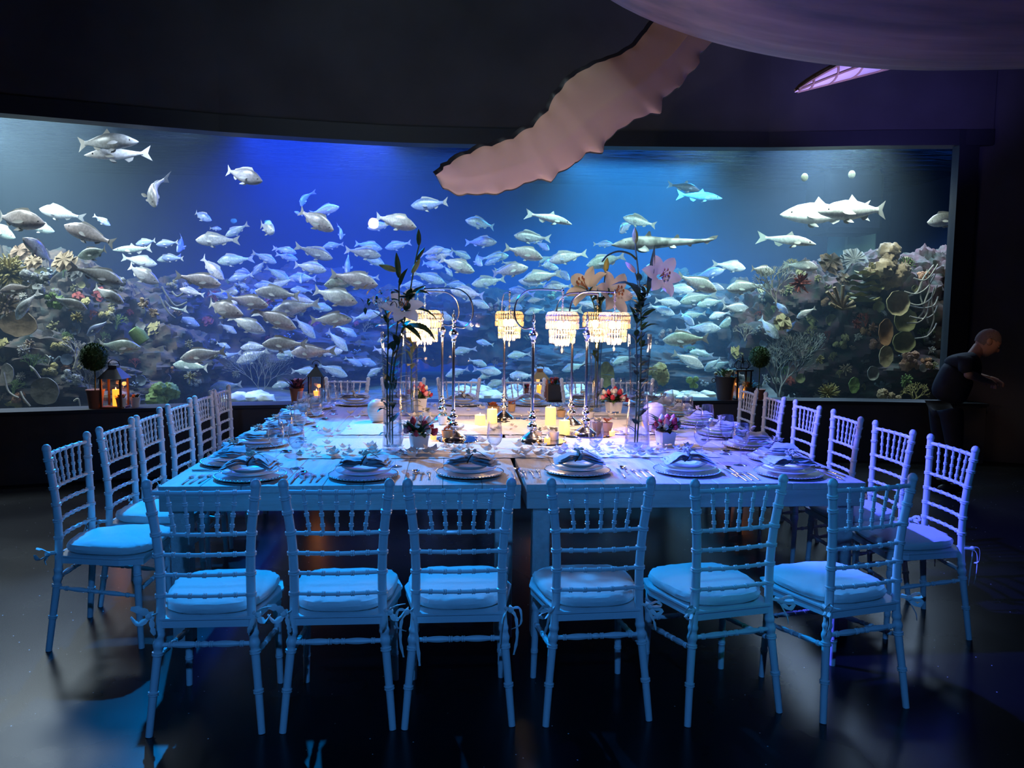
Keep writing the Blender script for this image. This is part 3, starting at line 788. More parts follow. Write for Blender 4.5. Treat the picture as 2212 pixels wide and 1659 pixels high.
# ceramic globes
m_globe = P('striped_ceramic', (.72, .66, .58), .3, col2=(.55, .45, .36), vscale=12, stretch=(.3, .3, 6), coat=.4)
def globe(px, py, r, h, lab):
    p = T(px, py); b = MB(); b.lathe([(r*.45, 0), (r*.62, .004), (r*.92, h*.3), (r, h*.55), (r*.9, h*.8), (r*.6, h*.96), (r*.3, h), (r*.28, h-.004), (0, h*.9)], 32)
    thing('ceramic_globe_vase', lab, 'vase', None, (p.x, p.y, TZ+.016), 0, b.mesh('ceramic_globe_vase', m_globe))
globe(816, 915, .075, .16, 'round ribbed ceramic vase left of the near left tall vase')
globe(1412, 935, .085, .19, 'round pale ceramic vase right of the near right tall vase')
# tall vases
m_vase = thin_glass('vase_glass', (.95, .97, 1), .95, .08, .03)
m_water2 = thin_glass('vase_water', (.93, .96, .97), .6, .03, .01)
def vase(px, py, h, rb, rm, rt_, lab):
    p = T(px, py); b = MB()
    b.lathe([(rb, 0), (rb, .004), (rb*.93, .1), (rm, h*.55), (rt_*.97, h*.92), (rt_, h), (rt_-.003, h), (rt_*.97-.003, h*.92), (rm-.003, h*.55), (rb*.93-.004, .1), (rb-.006, .02), (0, .018)], 36)
    t = thing('tall_glass_vase', lab, 'vase', None, (p.x, p.y, TZ+.017), 0, b.mesh('tall_glass_vase', m_vase))
    b = MB(); zt_ = .30*h; b.lathe([(0, .022), (rb-.01, .022), (rb*.93-.008, .1), (rm*.6+rb*.36-.006, zt_), (0, zt_)], 28, cap=False); ob('water', b.mesh('water', m_water2), t)
    return p
VA = vase(848, 977, .67, .058, .050, .066, 'tall clear glass vase on the near left')
VB = vase(1376, 972, .67, .075, .052, .070, 'tall clear glass vase on the near right')
VC = vase(889, 900, .66, .055, .044, .058, 'tall clear glass vase on the far left')
VD = vase(1284, 893, .66, .055, .044, .058, 'tall clear glass vase on the far right')
m_stem = P('flower_stem', (.05, .09, .03), .6); m_leafd = P('dark_leaf', (.035, .07, .025), .5, var=.4, vscale=20, spec=.3)
m_lily = P('white_lily_petal', (.88, .84, .82), .6, sss=.3); m_lilp = P('pink_lily_petal', (.92, .80, .92), .6, sss=.3); m_lily2 = P('cream_lily_petal', (.9, .82, .6), .6, sss=.3)
m_bud = P('green_bud', (.28, .33, .08), .6, col2=(.2, .16, .05), vscale=20); m_stamen = P('stamen', (.3, .1, .03), .7)
def bloom(par, c, d, r, mat, lean=.8, n=6, seed=0):
    """an open lily: each petal a mesh of its own"""
    c = Vector(c); d = Vector(d).normalized(); a0 = d.orthogonal().normalized(); b0 = d.cross(a0)
    for k in range(n):
        a = 2*pi*k/n+seed; rad = a0*cos(a)+b0*sin(a); L = r*(1 if k % 2 else .92); mb = MB()
        def f(u, v, rad=rad, L=L):
            t = u; w = L*.34*sin(pi*min(1, t*.96+.04))**.75*(1-.3*t)
            out = rad*(L*(.12+.9*t))+d*(L*(.75*t-.55*t*t*lean))
            sd = d.cross(rad)
            return c+out+sd*((v-.5)*2*w)+d*(abs(v-.5)*.5*w+.02*L*sin(9*t+v*6+seed))
        mb.grid(f, 9, 6); ob('petal', mb.mesh('petal', mat), par)
    mb = MB()
    for k in range(6):
        a = 2*pi*k/6+.3; rad = a0*cos(a)+b0*sin(a); e = c+d*(r*.62)+rad*(r*.16); mb.tube([c, c+d*(r*.35)+rad*(r*.05), e], r*.012, 4); mb.sphere(e, r*.04, 6, 4, (1, 1, 1.8))
    ob('stamen', mb.mesh('stamen', m_stamen), par)
def bud(par, a, b_, r, name='bud', mat=None):
    a, b_ = Vector(a), Vector(b_); mb = MB(); L = (b_-a)
    mb.tube([a+L*t for t in (0, .15, .35, .6, .8, .93, 1)], [r*.35, r*.8, r, r*.95, r*.6, r*.28, r*.05], 8); ob(name, mb.mesh(name, mat or m_bud), par)
def stem_thing(name, lab, cat, path, r=.0045):
    t = thing(name, lab, cat, None, path[0]); o = Vector(path[0])
    b = MB(); b.tube(spl([Vector(p)-o for p in path], 6), r, 6); ob('stem', b.mesh('stem', m_stem), t); return t, o
def leaves(t, o, path, n, ln, seed, lo=.1, hi=1, w=.42, mat=None):
    n = int(n*1.7); ln *= 1.05; lo = min(lo, .08)
    r = random.Random(seed); pts = spl(path, 8)
    for i in range(n):
        u = lo+(hi-lo)*i/max(1, n-1); q = pts[int(u*(len(pts)-1))]-o; a = r.uniform(0, 2*pi)
        tip = q+Vector((cos(a), sin(a)*.6, r.uniform(-.25, .8))).normalized()*ln*r.uniform(.7, 1.2)
        b = MB(); b.leaf(q, tip, ln*w, r.uniform(.05, .25)); ob('leaf', b.mesh('leaf', mat or m_leafd), t)
def at(V, px, py, dy=0): return ony(px, py, V.y+dy)
ZV = TZ+.045
def inV(V, dx, z=ZV): return Vector((V.x+dx, V.y, z))
def leafat(t, o, V, a, b_, w, mat=None, curl=.15, dy=0):
    mb = MB(); mb.leaf(at(V, *a)-o, at(V, b_[0], b_[1], dy)-o, w, curl, (0, -.6, .8)); ob('leaf', mb.mesh('leaf', mat or m_leafd), t)
# near left bouquet
V = VA
pth = [inV(V, 0), inV(V, .005, TZ+.45), at(V, 872, 700), at(V, 884, 640), at(V, 896, 570), at(V, 905, 530)]
t, o = stem_thing('tall_bud_stem', 'tallest dark bud stem rising from the near left vase', 'flower', pth)
bud(t, at(V, 905, 530)-o, at(V, 904, 494)-o, .014, mat=m_leafd); bud(t, at(V, 890, 590)-o, at(V, 908, 558)-o, .015); bud(t, at(V, 900, 562)-o, at(V, 918, 534)-o, .010, mat=m_leafd)
leafat(t, o, V, (880, 650), (922, 618), .035); leafat(t, o, V, (886, 640), (930, 640), .03, curl=.3); leafat(t, o, V, (876, 670), (945, 700), .02, curl=.3); leaves(t, o, pth, 16, .09, 1, .15, .62)
pth = [inV(V, -.015), inV(V, -.01, TZ+.45), at(V, 860, 690), at(V, 862, 620), at(V, 864, 600)]
t, o = stem_thing('lily_stem', 'white open lily with dark leaves in the near left vase', 'flower', pth)
bloom(t, at(V, 872, 668)-o, (.05, -.9, .55), .125, m_lily, seed=.3)
bud(t, at(V, 862, 600)-o, at(V, 856, 545)-o, .017, mat=m_leafd); bud(t, at(V, 858, 585)-o, at(V, 818, 572)-o, .017)
leafat(t, o, V, (862, 620), (882, 580), .03); leafat(t, o, V, (868, 700), (910, 740), .035, curl=.2); leafat(t, o, V, (866, 706), (938, 742), .05, curl=.35); leafat(t, o, V, (870, 690), (918, 660), .035); leaves(t, o, pth, 14, .08, 2, .1, .7)
pth = [inV(V, -.03), inV(V, -.03, TZ+.4), at(V, 838, 700), at(V, 826, 660)]
t, o = stem_thing('white_bloom_sprig', 'small white blooms and dark foliage spraying left from near left vase', 'flower', pth)
r5 = random.Random(5)
for k in range(26):
    q = at(V, r5.uniform(785, 862), r5.uniform(622, 668), r5.uniform(-.05, .05))-o; b = MB(); b.leaf(q, q+Vector((r5.uniform(-1, 1), r5.uniform(-.5, .2), r5.uniform(-.4, 1))).normalized()*.045, .02); ob('leaf', b.mesh('leaf', m_leafd), t)
for k in range(7):
    q = at(V, r5.uniform(805, 855), r5.uniform(626, 668), -.03)-o; b = MB()
    for j in range(5):
        a = 2*pi*j/5; b.leaf(q, q+Vector((cos(a)*.028, -.01, sin(a)*.028)), .022)
    ob('blossom', b.mesh('blossom', m_lily), t)
for a, c in (((830, 668), (796, 650)), ((832, 690), (806, 672)), ((838, 700), (800, 700))):
    b = MB(); b.tube([at(V, *a)-o, at(V, *c)-o], .002, 5); ob('stem', b.mesh('stem', m_stem), t)
leaves(t, o, pth, 14, .07, 3, .1, .8)
# near right bouquet
V = VB
pth = [inV(V, .0), inV(V, .01, TZ+.4), at(V, 1385, 680), at(V, 1380, 600), at(V, 1373, 540)]
t, o = stem_thing('tall_bud_stem', 'straight brown-tipped bud stem rising from the near right vase', 'flower', pth)
bud(t, at(V, 1373, 525)-o, at(V, 1371, 491)-o, .018); b = MB(); b.tube([at(V, 1373, 545)-o, at(V, 1373, 522)-o], .004, 6); ob('stem', b.mesh('stem', m_stem), t)
mb = MB(); mb.tube(spl([at(V, 1376, 562)-o, at(V, 1360, 548)-o, at(V, 1335, 543)-o, at(V, 1312, 552)-o, at(V, 1300, 566)-o], 5), [.001]+[.0035]*19+[.001], 6, flat=2.2); ob('leaf', mb.mesh('leaf', m_leafd), t)
bud(t, at(V, 1373, 588)-o, at(V, 1350, 565)-o, .015, mat=P('pink_bud', (.55, .38, .3), .6))
mb = MB(); mb.tube(spl([at(V, 1382, 640)-o, at(V, 1376, 606)-o, at(V, 1371, 586)-o], 4), .003, 6); ob('stem', mb.mesh('stem', m_stem), t)
leaves(t, o, pth, 24, .085, 11, .1, .72)
pth = [inV(V, -.015), inV(V, -.01, TZ+.4), at(V, 1375, 700), at(V, 1392, 640), at(V, 1412, 612)]
t, o = stem_thing('lily_stem', 'large open violet-lit lily in the near right vase', 'flower', pth)
bloom(t, at(V, 1424, 598)-o, (.25, -.95, .25), .135, m_lilp, seed=.1)
leafat(t, o, V, (1398, 640), (1414, 530), .035, curl=.1); leafat(t, o, V, (1380, 650), (1350, 612), .06, curl=.3); leafat(t, o, V, (1376, 640), (1318, 622), .03, curl=.4); leafat(t, o, V, (1385, 690), (1418, 668), .03)
leafat(t, o, V, (1375, 700), (1358, 660), .03); leafat(t, o, V, (1380, 720), (1425, 705), .015, curl=.3); leaves(t, o, pth, 26, .075, 12, .08, .8)
# far bouquets
V = VD
pth = [inV(V, 0), inV(V, 0, TZ+.4), at(V, 1286, 680), at(V, 1276, 640), at(V, 1266, 622)]
t, o = stem_thing('lily_stem', 'cream lily turned sideways, left one of two in the far right vase', 'flower', pth, .005)
bloom(t, at(V, 1272, 626)-o, (-.6, -.5, .5), .20, m_lily2, seed=.5); leaves(t, o, pth, 9, .12, 21, .3, .9); leafat(t, o, V, (1290, 700), (1292, 740), .05, mat=m_bud, curl=.1)
pth = [inV(V, .02), inV(V, .02, TZ+.4), at(V, 1296, 670), at(V, 1310, 640), at(V, 1316, 634)]
t, o = stem_thing('lily_stem', 'cream lily facing the camera, right one of two in the far right vase', 'flower', pth, .005)
bloom(t, at(V, 1318, 636)-o, (.4, -.7, .2), .20, m_lily2, seed=.2); leaves(t, o, pth, 9, .12, 22, .3, .9)
pth = [inV(V, 0), at(V, 1298, 660), at(V, 1304, 620), at(V, 1308, 585)]
t, o = stem_thing('tall_bud_stem', 'thin stem with one yellow bud in the far right vase', 'flower', pth)
bud(t, at(V, 1308, 588)-o, at(V, 1312, 556)-o, .022, mat=P('yellow_bud', (.6, .5, .1), .6))
V = VC
pth = [inV(V, 0), inV(V, 0, TZ+.4), at(V, 892, 740), at(V, 896, 700)]
t, o = stem_thing('leafy_stem', 'leafy yellow-green stem standing in the far left vase', 'flower', pth)
leaves(t, o, pth, 20, .1, 31, .2, 1, mat=m_bud)
# pots of tulips, succulents, kraft bouquets
m_pot = P('white_planter', (.8, .78, .74), .6); m_red = P('red_tulip', (.5, .03, .06), .5); m_wht = P('white_tulip', (.85, .82, .7), .55); m_pink = P('pink_tulip', (.85, .3, .35), .5)
m_succ = P('succulent', (.42, .42, .28), .6, objvar=.2); m_kraft = P('kraft_paper', (.45, .3, .17), .8, bump=.3, bscale=40); m_orange = P('orange_bloom', (.6, .2, .07), .6)
m_green = P('mid_leaf', (.07, .14, .05), .55)
def square_pot(w, h, feet=True):
    b = MB(); t = w*.42
    vs = [(-t, -t, .015), (t, -t, .015), (t, t, .015), (-t, t, .015), (-w/2, -w/2, h), (w/2, -w/2, h), (w/2, w/2, h), (-w/2, w/2, h)]
    k = .86; vs += [(x*k, y*k, h) for x, y, z in vs[4:8]]+[(x*k*.9, y*k*.9, h-.02) for x, y, z in vs[4:8]]
    fs = [(3, 2, 1, 0)]+[(i, (i+1) % 4, 4+(i+1) % 4, 4+i) for i in range(4)]+[(4+i, 4+(i+1) % 4, 8+(i+1) % 4, 8+i) for i in range(4)]+[(8+i, 8+(i+1) % 4, 12+(i+1) % 4, 12+i) for i in range(4)]+[(12, 13, 14, 15)]
    b.add(vs, fs)
    if feet:
        for sx in (-1, 1):
            for sy in (-1, 1): b.box((sx*t*.85, sy*t*.85, .01), (w*.17, w*.17, .022), .004)
    return b
def tulip_pot(px, py, w, h, lab, seed, spread=1.0, rz=0):
    p = T(px, py); r = random.Random(seed); t = thing('tulip_planter', lab, 'potted flowers', 'tulip planters', (p.x, p.y, TZ+.012), rz)
    ob('pot', square_pot(w, h).mesh('pot', m_pot, False), t)
    for k in range(34):
        a = r.uniform(0, 2*pi); q = Vector((w*.3*cos(a), w*.3*sin(a), h)); e = q+Vector((cos(a)*.085*spread, sin(a)*.07, r.uniform(-.01, .08)))*r.uniform(.7, 1.3)
        b = MB(); b.leaf(q, e, .04, .2); ob('leaf', b.mesh('leaf', m_green if k % 3 else m_leafd), t)
    for k in range(24):
        a = 2*pi*k/24*3.4; rr = w*.78*spread*math.sqrt((k+.5)/24); q = Vector((rr*cos(a)*1.15, rr*sin(a)*.8, h+.085-.075*(k/24)+r.uniform(-.012, .02))); sz = r.uniform(.015, .023)
        d = Vector((cos(a)*.5*k/24*2, sin(a)*.5*k/24, 1)).normalized(); b = MB()
        b.tube([q-d*sz*.9, q-d*sz*.5, q, q+d*sz*.8, q+d*sz*1.4], [sz*.3, sz*.8, sz, sz*.7, sz*.2], 8)
        b.tube([q-d*sz, (q*.5+Vector((0, 0, h*.5)))], .002, 4)
        ob('tulip', b.mesh('tulip', (m_red, m_wht, m_red, m_wht, m_pink)[(k+seed) % 5]), t)
tulip_pot(905, 975, .095, .085, 'white planter of red and white tulips beside the near left tall vase', 1, 1.1, .3)
tulip_pot(1437, 966, .095, .085, 'white planter of red tulips and leaves right of the near right tall vase', 2, 1.0, .25)
tulip_pot(905, 893, .11, .11, 'white planter of pink and white tulips beside the far left tall vase', 4, 1.0, .2)
tulip_pot(1325, 895, .11, .09, 'pale planter of pink and white tulips beside the far right tall vase', 6, 1.2, .2)
def succ_pot(px, py, rr, h, lab, seed, potm=None, name='succulent_pot', top=None, n=9, sz=1.0):
    p = T(px, py); r = random.Random(seed); t = thing(name, lab, 'potted plant', None, (p.x, p.y, TZ+.016), r.uniform(0, 3))
    b = MB(); b.lathe([(rr*.72, 0), (rr, h), (rr*.9, h), (rr*.85, h-.01), (0, h-.012)], 20); ob('pot', b.mesh('pot', potm or m_pot), t)
    for k in range(n):
        a = r.uniform(0, 2*pi); q = Vector((rr*.8*cos(a)*r.uniform(.2, 1), rr*.8*sin(a)*r.uniform(.2, 1), h+r.uniform(.0, .02)*sz)); b = MB()
        for ring, m in ((.7, 6), (1.0, 7)):
            for j in range(m):
                aa = 2*pi*j/m+ring; b.leaf(q, q+Vector((cos(aa)*ring, sin(aa)*ring, 1.1-ring*.5))*rr*.42*sz, rr*.28*sz, .1)
        ob('rosette', b.mesh('rosette', top or m_succ), t)
succ_pot(1160, 955, .033, .05, 'white pot of pale succulents, left of two on the near mirror tray', 1)
succ_pot(1196, 956, .035, .052, 'white pot of pale succulents, right of two on the near mirror tray', 2)
succ_pot(956, 921, .036, .058, 'small white pot of succulents between the two leftmost lamps', 3)
succ_pot(922, 909, .036, .05, 'small pot of green succulents behind the near left tulips', 4)
succ_pot(1273, 905, .04, .04, 'low pot of round succulents in front of the far right tall vase', 6)
succ_pot(965, 955, .034, .058, 'kraft paper pot with orange blooms beside the near left tulips', 7, m_kraft, 'kraft_paper_bouquet', m_orange)
succ_pot(1066, 895, .05, .05, 'kraft paper bouquet behind the left pair of pillar candles', 8, m_kraft, 'kraft_paper_bouquet', m_orange, 12)
succ_pot(1105, 893, .035, .06, 'kraft paper bouquet right of the edge-on crystal lamp', 9, m_kraft, 'kraft_paper_bouquet', m_orange)
succ_pot(1312, 937, .036, .06, 'kraft paper bouquet left of the near right tall vase', 10, m_kraft, 'kraft_paper_bouquet', m_orange)
succ_pot(1290, 935, .036, .055, 'brown rosette bouquet beside the rightmost lamp', 11, m_kraft, 'kraft_paper_bouquet', m_succ)
succ_pot(1212, 905, .036, .05, 'kraft paper bouquet behind the tall glowing candle', 12, m_kraft, 'kraft_paper_bouquet', m_succ)
# petals
m_petal = P('scattered_petal', (.86, .8, .74), .7, sss=.2)
PM = []
for k in range(4):
    def f(u, v, k=k): return Vector(((u-.5)*.05*(1-.3*v), (v-.5)*.045, .002+.045*(u-.5)**2*4*.25+.012*(v-.5)**2*4+.002*sin(7*u+k)))
    mb = MB(); mb.grid(f, 6, 5); PM.append(mb.mesh('flower_petal', m_petal))
rp = random.Random(3)
occ = [(o_.location.x, o_.location.y) for o_ in COL.objects if o_.parent is None and o_.get('category') and abs(o_.location.z-TZ-.015) < .01]
PZ = lambda x, y: ('cyan-lit left' if x < -.2 else 'lamp-lit middle' if x < .9 else 'violet-lit right', 'near' if y < ya+.33 else 'crumpled' if y < yd else 'far')
n = 0
while n < 180:
    x = rp.uniform(TXL+.5, TXR-.55); k = rp.random()
    y = rp.uniform(ya-.03, ya+.3) if k < .55 else rp.uniform(ya+.3, yd+.8)
    if any((x-a)**2+(y-c)**2 < .006 for a, c in occ): continue
    o = thing('flower_petal', 'curled pale petal strewn on the %s part of the %s lace runner' % (PZ(x, y)), 'petal', 'petals on the %s part of the %s runner' % PZ(x, y), (x, y, TZ+.014), rp.uniform(0, 6), PM[n % 4])
    s = rp.uniform(.5, 1.15) if rp.random() < .8 else rp.uniform(1.2, 1.7); o.scale = (s, s, s); n += 1

# ------------------------------------------------------------------ things on the window ledge
m_dark = P('dark_metal', (.03, .03, .035), .5, metal=.6); m_rust = P('rusty_metal', (.16, .07, .035), .7); m_terr = P('terracotta', (.3, .12, .07), .8); m_bucket = P('dark_planter', (.05, .045, .04), .7)
m_moss = P('topiary_leaf', (.05, .11, .03), .7); m_lglass = thin_glass('lantern_glass', (.95, .9, .85), .5, .04, .05); m_amber = P('amber_candle', (1, .45, .1), .5, emit=(1, .28, .03), es=3)
def ledge(px, py=880):
    x = onz(px, py, ZB).x
    for _ in range(4): x = ony(px, py, gy(x)-.14).x
    return Vector((x, gy(x)-.14, ZB))
def topiary(px, r, hz, potr, poth, lab):
    p = ledge(px); t = thing('ball_topiary', lab, 'potted plant', None, p)
    b = MB(); b.lathe([(potr*.75, 0), (potr, poth), (potr*1.08, poth), (potr*1.08, poth+.012), (potr*.95, poth+.012), (0, poth-.005)], 20); ob('pot', b.mesh('pot', m_terr), t)
    b = MB(); b.tube([(0, 0, poth-.01), (.004, 0, hz*.6), (0, 0, hz)], .006, 7); ob('stem', b.mesh('stem', m_stem), t)
    b = MB(); q = random.Random(9); c = Vector((0, 0, hz)); b.sphere(c, r*.88, 16, 10)
    for k in range(1100):
        d = Vector((q.gauss(0, 1), q.gauss(0, 1), q.gauss(0, 1))).normalized(); e = c+d*r*q.uniform(.97, 1.05); s_ = d.orthogonal().normalized(); s_ = (s_*cos(k)+d.cross(s_)*sin(k))*r*.09
        b.leaf(c+d*r*.86, e+s_, r*.11, .1, n=2)
    ob('foliage', b.mesh('foliage', m_moss), t, kind='stuff')
def lantern(px, w, h, lab, roof='hip', m=None, ch=.1, cdx=0, en=1.0):
    p = ledge(px); m = m or m_rust; t = thing('candle_lantern', lab, 'lantern', 'candle lanterns on the window ledge', p)
    hb = h*.62
    b = MB(); b.box((0, 0, .008), (w, w, .016), .003); ob('base', b.mesh('base', m, False), t)
    pmm = MB().box((0, 0, hb/2), (w*.09, w*.09, hb)).mesh('corner_post', m, False)
    for sx in (-1, 1):
        for sy in (-1, 1): ob('corner_post', pmm, t, (sx*w*.43, sy*w*.43, .01))
    gm = MB().box((0, 0, hb/2), (w*.78, .003, hb-.03)).mesh('glass_pane', m_lglass, False)
    for k in range(4):
        o = ob('glass_pane', gm, t, (w*.43*sin(k*pi/2), -w*.43*cos(k*pi/2), .015), (0, 0, k*pi/2))
    b = MB()
    if roof == 'crown':
        b.box((0, 0, hb+.01), (w*1.12, w*1.12, .018), .004)
        rf = ob('roof', b.mesh('roof', m, False), t); b = MB()
        for k in range(6):
            a = 2*pi*k/6; c, s_ = cos(a), sin(a); b.tube(spl([(c*w*.3, s_*w*.3, hb+.02), (c*w*.52, s_*w*.52, hb+.06), (c*w*.3, s_*w*.3, hb+.115), (c*w*.05, s_*w*.05, hb+.09)], 5), .005, 5)
        b.tube([(w*.32*cos(2*pi*k/16), w*.32*sin(2*pi*k/16), hb+.03) for k in range(16)], .005, 5, closed=True)
        b.lathe([(.006, hb+.08), (.014, hb+.13), (.005, hb+.15), (.01, hb+.165), (0, hb+.18)], 8, cap=False); ob('crown', b.mesh('crown', m), t)
    else:
        q = w*.56; z0 = hb+.005; z1 = h*.86; k = .3 if roof == 'hip' else .12
        vs = [(-q, -q, z0), (q, -q, z0), (q, q, z0), (-q, q, z0), (-q*k, -q*k, z1), (q*k, -q*k, z1), (q*k, q*k, z1), (-q*k, q*k, z1)]
        b.add(vs, [(3, 2, 1, 0), (4, 5, 6, 7)]+[(i, (i+1) % 4, 4+(i+1) % 4, 4+i) for i in range(4)])
        b.box((0, 0, z1+.012), (q*k*2.3, q*k*2.3, .024), .003); ob('roof', b.mesh('roof', P('zinc_roof', (.2, .2, .2), .5, metal=.7) if m is m_rust else m, False), t)
        b = MB(); b.tube([(q*.45*cos(a), 0, z1+.02+q*.45*sin(a)) for a in [pi*k_/10 for k_ in range(11)]], .004, 6); ob('handle', b.mesh('handle', m_dark), t)
    cc = thing('lantern_candle', 'glowing amber candle inside '+lab.split(',')[0].replace('lantern', 'the lantern', 1) if False else 'glowing amber candle inside the '+lab, 'candle', None, p+Vector((cdx, 0, .018)))
    b = MB(); b.lathe([(.028, 0), (.03, .003), (.03, ch), (.024, ch), (.01, ch-.006), (0, ch-.008)], 16); ob('wax', b.mesh('wax', m_amber), cc)
    b = MB(); b.lathe([(0, ch-.008), (.005, ch+.002), (.002, ch+.018), (0, ch+.022)], 8, cap=False); ob('flame', b.mesh('flame', m_flame), cc)
    point('lantern_light', p+Vector((cdx, -.02, ch+.055)), (1, .35, .08), .7*en, .02)
def planter(px, w, h, lab, pm_, kind, seed, sc_=1.0, handles=False, box=False, dy=0):
    p = ledge(px)+Vector((0, dy, 0)); r = random.Random(seed); t = thing('flower_pot', lab, 'potted flowers', None, p)
    if box: ob('pot', MB().box((0, 0, h/2), (w*1.3, w*.8, h), .005).mesh('pot', pm_, False), t)
    else:
        b = MB(); b.lathe([(w*.36, 0), (w*.5, h), (w*.53, h), (w*.53, h+.01), (w*.46, h+.01), (0, h-.01)], 20); ob('pot', b.mesh('pot', pm_), t)
    if handles:
        for s in (-1, 1):
            b = MB(); b.tube([(s*(w*.5+.02+.02*cos(a)), 0, h*.86+.022*sin(a)) for a in [2*pi*k/12 for k in range(12)]], .004, 5, closed=True); ob('handle', b.mesh('handle', m_dark), t)
    ml = {'red': m_leafd, 'dark': P('plum_leaf', (.07, .03, .05), .6), 'green': m_green, 'orange': m_leafd}[kind]; mf = {'red': P('deep_red_rose', (.22, .02, .03), .6), 'dark': P('dusky_bloom', (.25, .06, .1), .6), 'green': m_succ, 'orange': m_orange}[kind]
    for k in range(24):
        a = r.uniform(0, 2*pi); q = Vector((w*.35*cos(a)*r.random(), w*.3*sin(a), h)); b = MB(); b.leaf(q, q+Vector((cos(a)*.09, sin(a)*.05, r.uniform(0, .1)))*sc_, .04*sc_, .15); ob('leaf', b.mesh('leaf', ml), t)
    for k in range(9):
        a = r.uniform(0, 2*pi); q = Vector((w*.5*cos(a)*r.random()*sc_, w*.35*sin(a), h+r.uniform(.02, .07)*sc_)); b = MB(); b.sphere(q, .02*sc_, 9, 6, fn=lambda d: 1+.35*noise.noise(d*3+q*30)); ob('blossom', b.mesh('blossom', mf), t)
topiary(207, .128, .47, .075, .16, 'ball-shaped topiary in a clay pot at the far left of the ledge')
lantern(249, .2, .43, 'rusty square lantern, leftmost on the ledge', ch=.15, cdx=.01, en=1.5)
planter(268, .09, .085, 'small white pot of brown blooms, left of two by the leftmost lantern', m_pot, 'orange', 1, .5, dy=-.06)
planter(295, .09, .085, 'small white pot of brown blooms, right of two by the leftmost lantern', m_pot, 'orange', 2, .5, dy=-.02)
planter(641, .13, .14, 'clay pot of plum-coloured flowers left of the glass-walled lantern', m_terr, 'dark', 3, 1.2)
lantern(684, .15, .42, 'dark hip-roofed lantern beyond the far left seats', roof='tent', m=m_dark, ch=.1)
planter(1140, .1, .12, 'small terracotta pot of red flowers left of the wooden lantern', m_terr, 'red', 4, .7)
lantern(1165, .17, .36, 'wooden lantern behind the far middle seats', m=P('lantern_wood', (.3, .17, .08), .7), ch=.14, cdx=.0)
planter(1196, .15, .17, 'dark wooden box of deep red roses behind the far middle seats', m_bucket, 'red', 5, .9, box=True)
planter(1565, .22, .24, 'dark metal bucket with ring handles and green leafy plants', m_bucket, 'green', 6, 1.1, handles=True)
lantern(1600, .17, .50, 'black crown-topped lantern on the right of the ledge', roof='crown', m=m_dark, ch=.1)
topiary(1637, .118, .46, .07, .1, 'ball-shaped topiary behind the rightmost lantern')
planter(1615, .12, .13, 'dark pot of small orange blooms between the crown-topped lantern and topiary', m_bucket, 'orange', 8, .8, dy=-.05)

# ------------------------------------------------------------------ life in the tank
def fish_mat(name, back, belly, rough=.35, spots=0):
    m = bpy.data.materials.new(name); m.use_nodes = True; n, l = nt(m); b = n['Principled BSDF']; b.inputs['Roughness'].default_value = rough; b.inputs['Metallic'].default_value = .15
    tc = n.new('ShaderNodeTexCoord'); sp = n.new('ShaderNodeSeparateXYZ'); l.new(tc.outputs['Object'], sp.inputs[0])
    r = n.new('ShaderNodeMapRange'); r.inputs[1].default_value = -.02; r.inputs[2].default_value = .12; l.new(sp.outputs['Z'], r.inputs[0])
    mx = n.new('ShaderNodeMix'); mx.data_type = 'RGBA'; mx.inputs[6].default_value = (*belly, 1); mx.inputs[7].default_value = (*back, 1); l.new(r.outputs[0], mx.inputs[0])
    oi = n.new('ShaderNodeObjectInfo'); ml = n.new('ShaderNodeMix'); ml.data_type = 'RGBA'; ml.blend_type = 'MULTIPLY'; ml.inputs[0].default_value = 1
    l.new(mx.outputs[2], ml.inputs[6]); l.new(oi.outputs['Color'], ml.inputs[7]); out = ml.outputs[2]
    t = n.new('ShaderNodeTexNoise'); t.inputs['Scale'].default_value = 9 if spots else 24; l.new(tc.outputs['Object'], t.inputs['Vector'])
    r2 = n.new('ShaderNodeMapRange'); r2.inputs[1].default_value = .42; r2.inputs[2].default_value = .58; r2.inputs[3].default_value = .35 if spots else .82; r2.inputs[4].default_value = 1.15 if spots else 1.08; l.new(t.outputs['Fac'], r2.inputs[0])
    hv = n.new('ShaderNodeHueSaturation'); l.new(out, hv.inputs['Color']); l.new(r2.outputs[0], hv.inputs['Value']); l.new(hv.outputs[0], b.inputs['Base Color'])
    return m
m_fish = fish_mat('silver_fish_skin', (.36, .36, .33), (.80, .80, .76)); m_fin = P('fish_fin', (.40, .40, .36), .7)
m_eye = P('fish_eye', (.01, .01, .012), .1); m_sharkm = fish_mat('leopard_shark_skin', (.11, .065, .045), (.45, .42, .38), .6, 1); m_tarp = fish_mat('tarpon_skin', (.10, .11, .11), (.50, .52, .5))
SNAP = [(0, .004, 0), (.03, .035, -.012), (.09, .075, -.012), (.17, .112, -.006), (.28, .138, 0), (.40, .140, .0), (.52, .118, .0), (.64, .082, .0), (.74, .048, .002), (.81, .032, .004), (.86, .034, .004)]
SNAP = [(a, h*1.17, c) for a, h, c in SNAP]
SLIM = [(0, .004, -.01), (.04, .025, -.012), (.12, .052, -.006), (.22, .078, 0), (.36, .096, 0), (.5, .092, 0), (.64, .066, .0), (.75, .040, .002), (.82, .026, .004), (.87, .028, .004)]
BIGP = [(a, h*1.42, c) for a, h, c in SLIM]
SHRK = [(0, .004, -.01), (.04, .018, -.006), (.12, .04, 0), (.24, .056, 0), (.36, .054, 0), (.5, .040, 0), (.64, .030, .0), (.78, .020, 0), (.88, .013, .006), (.96, .007, .014)]
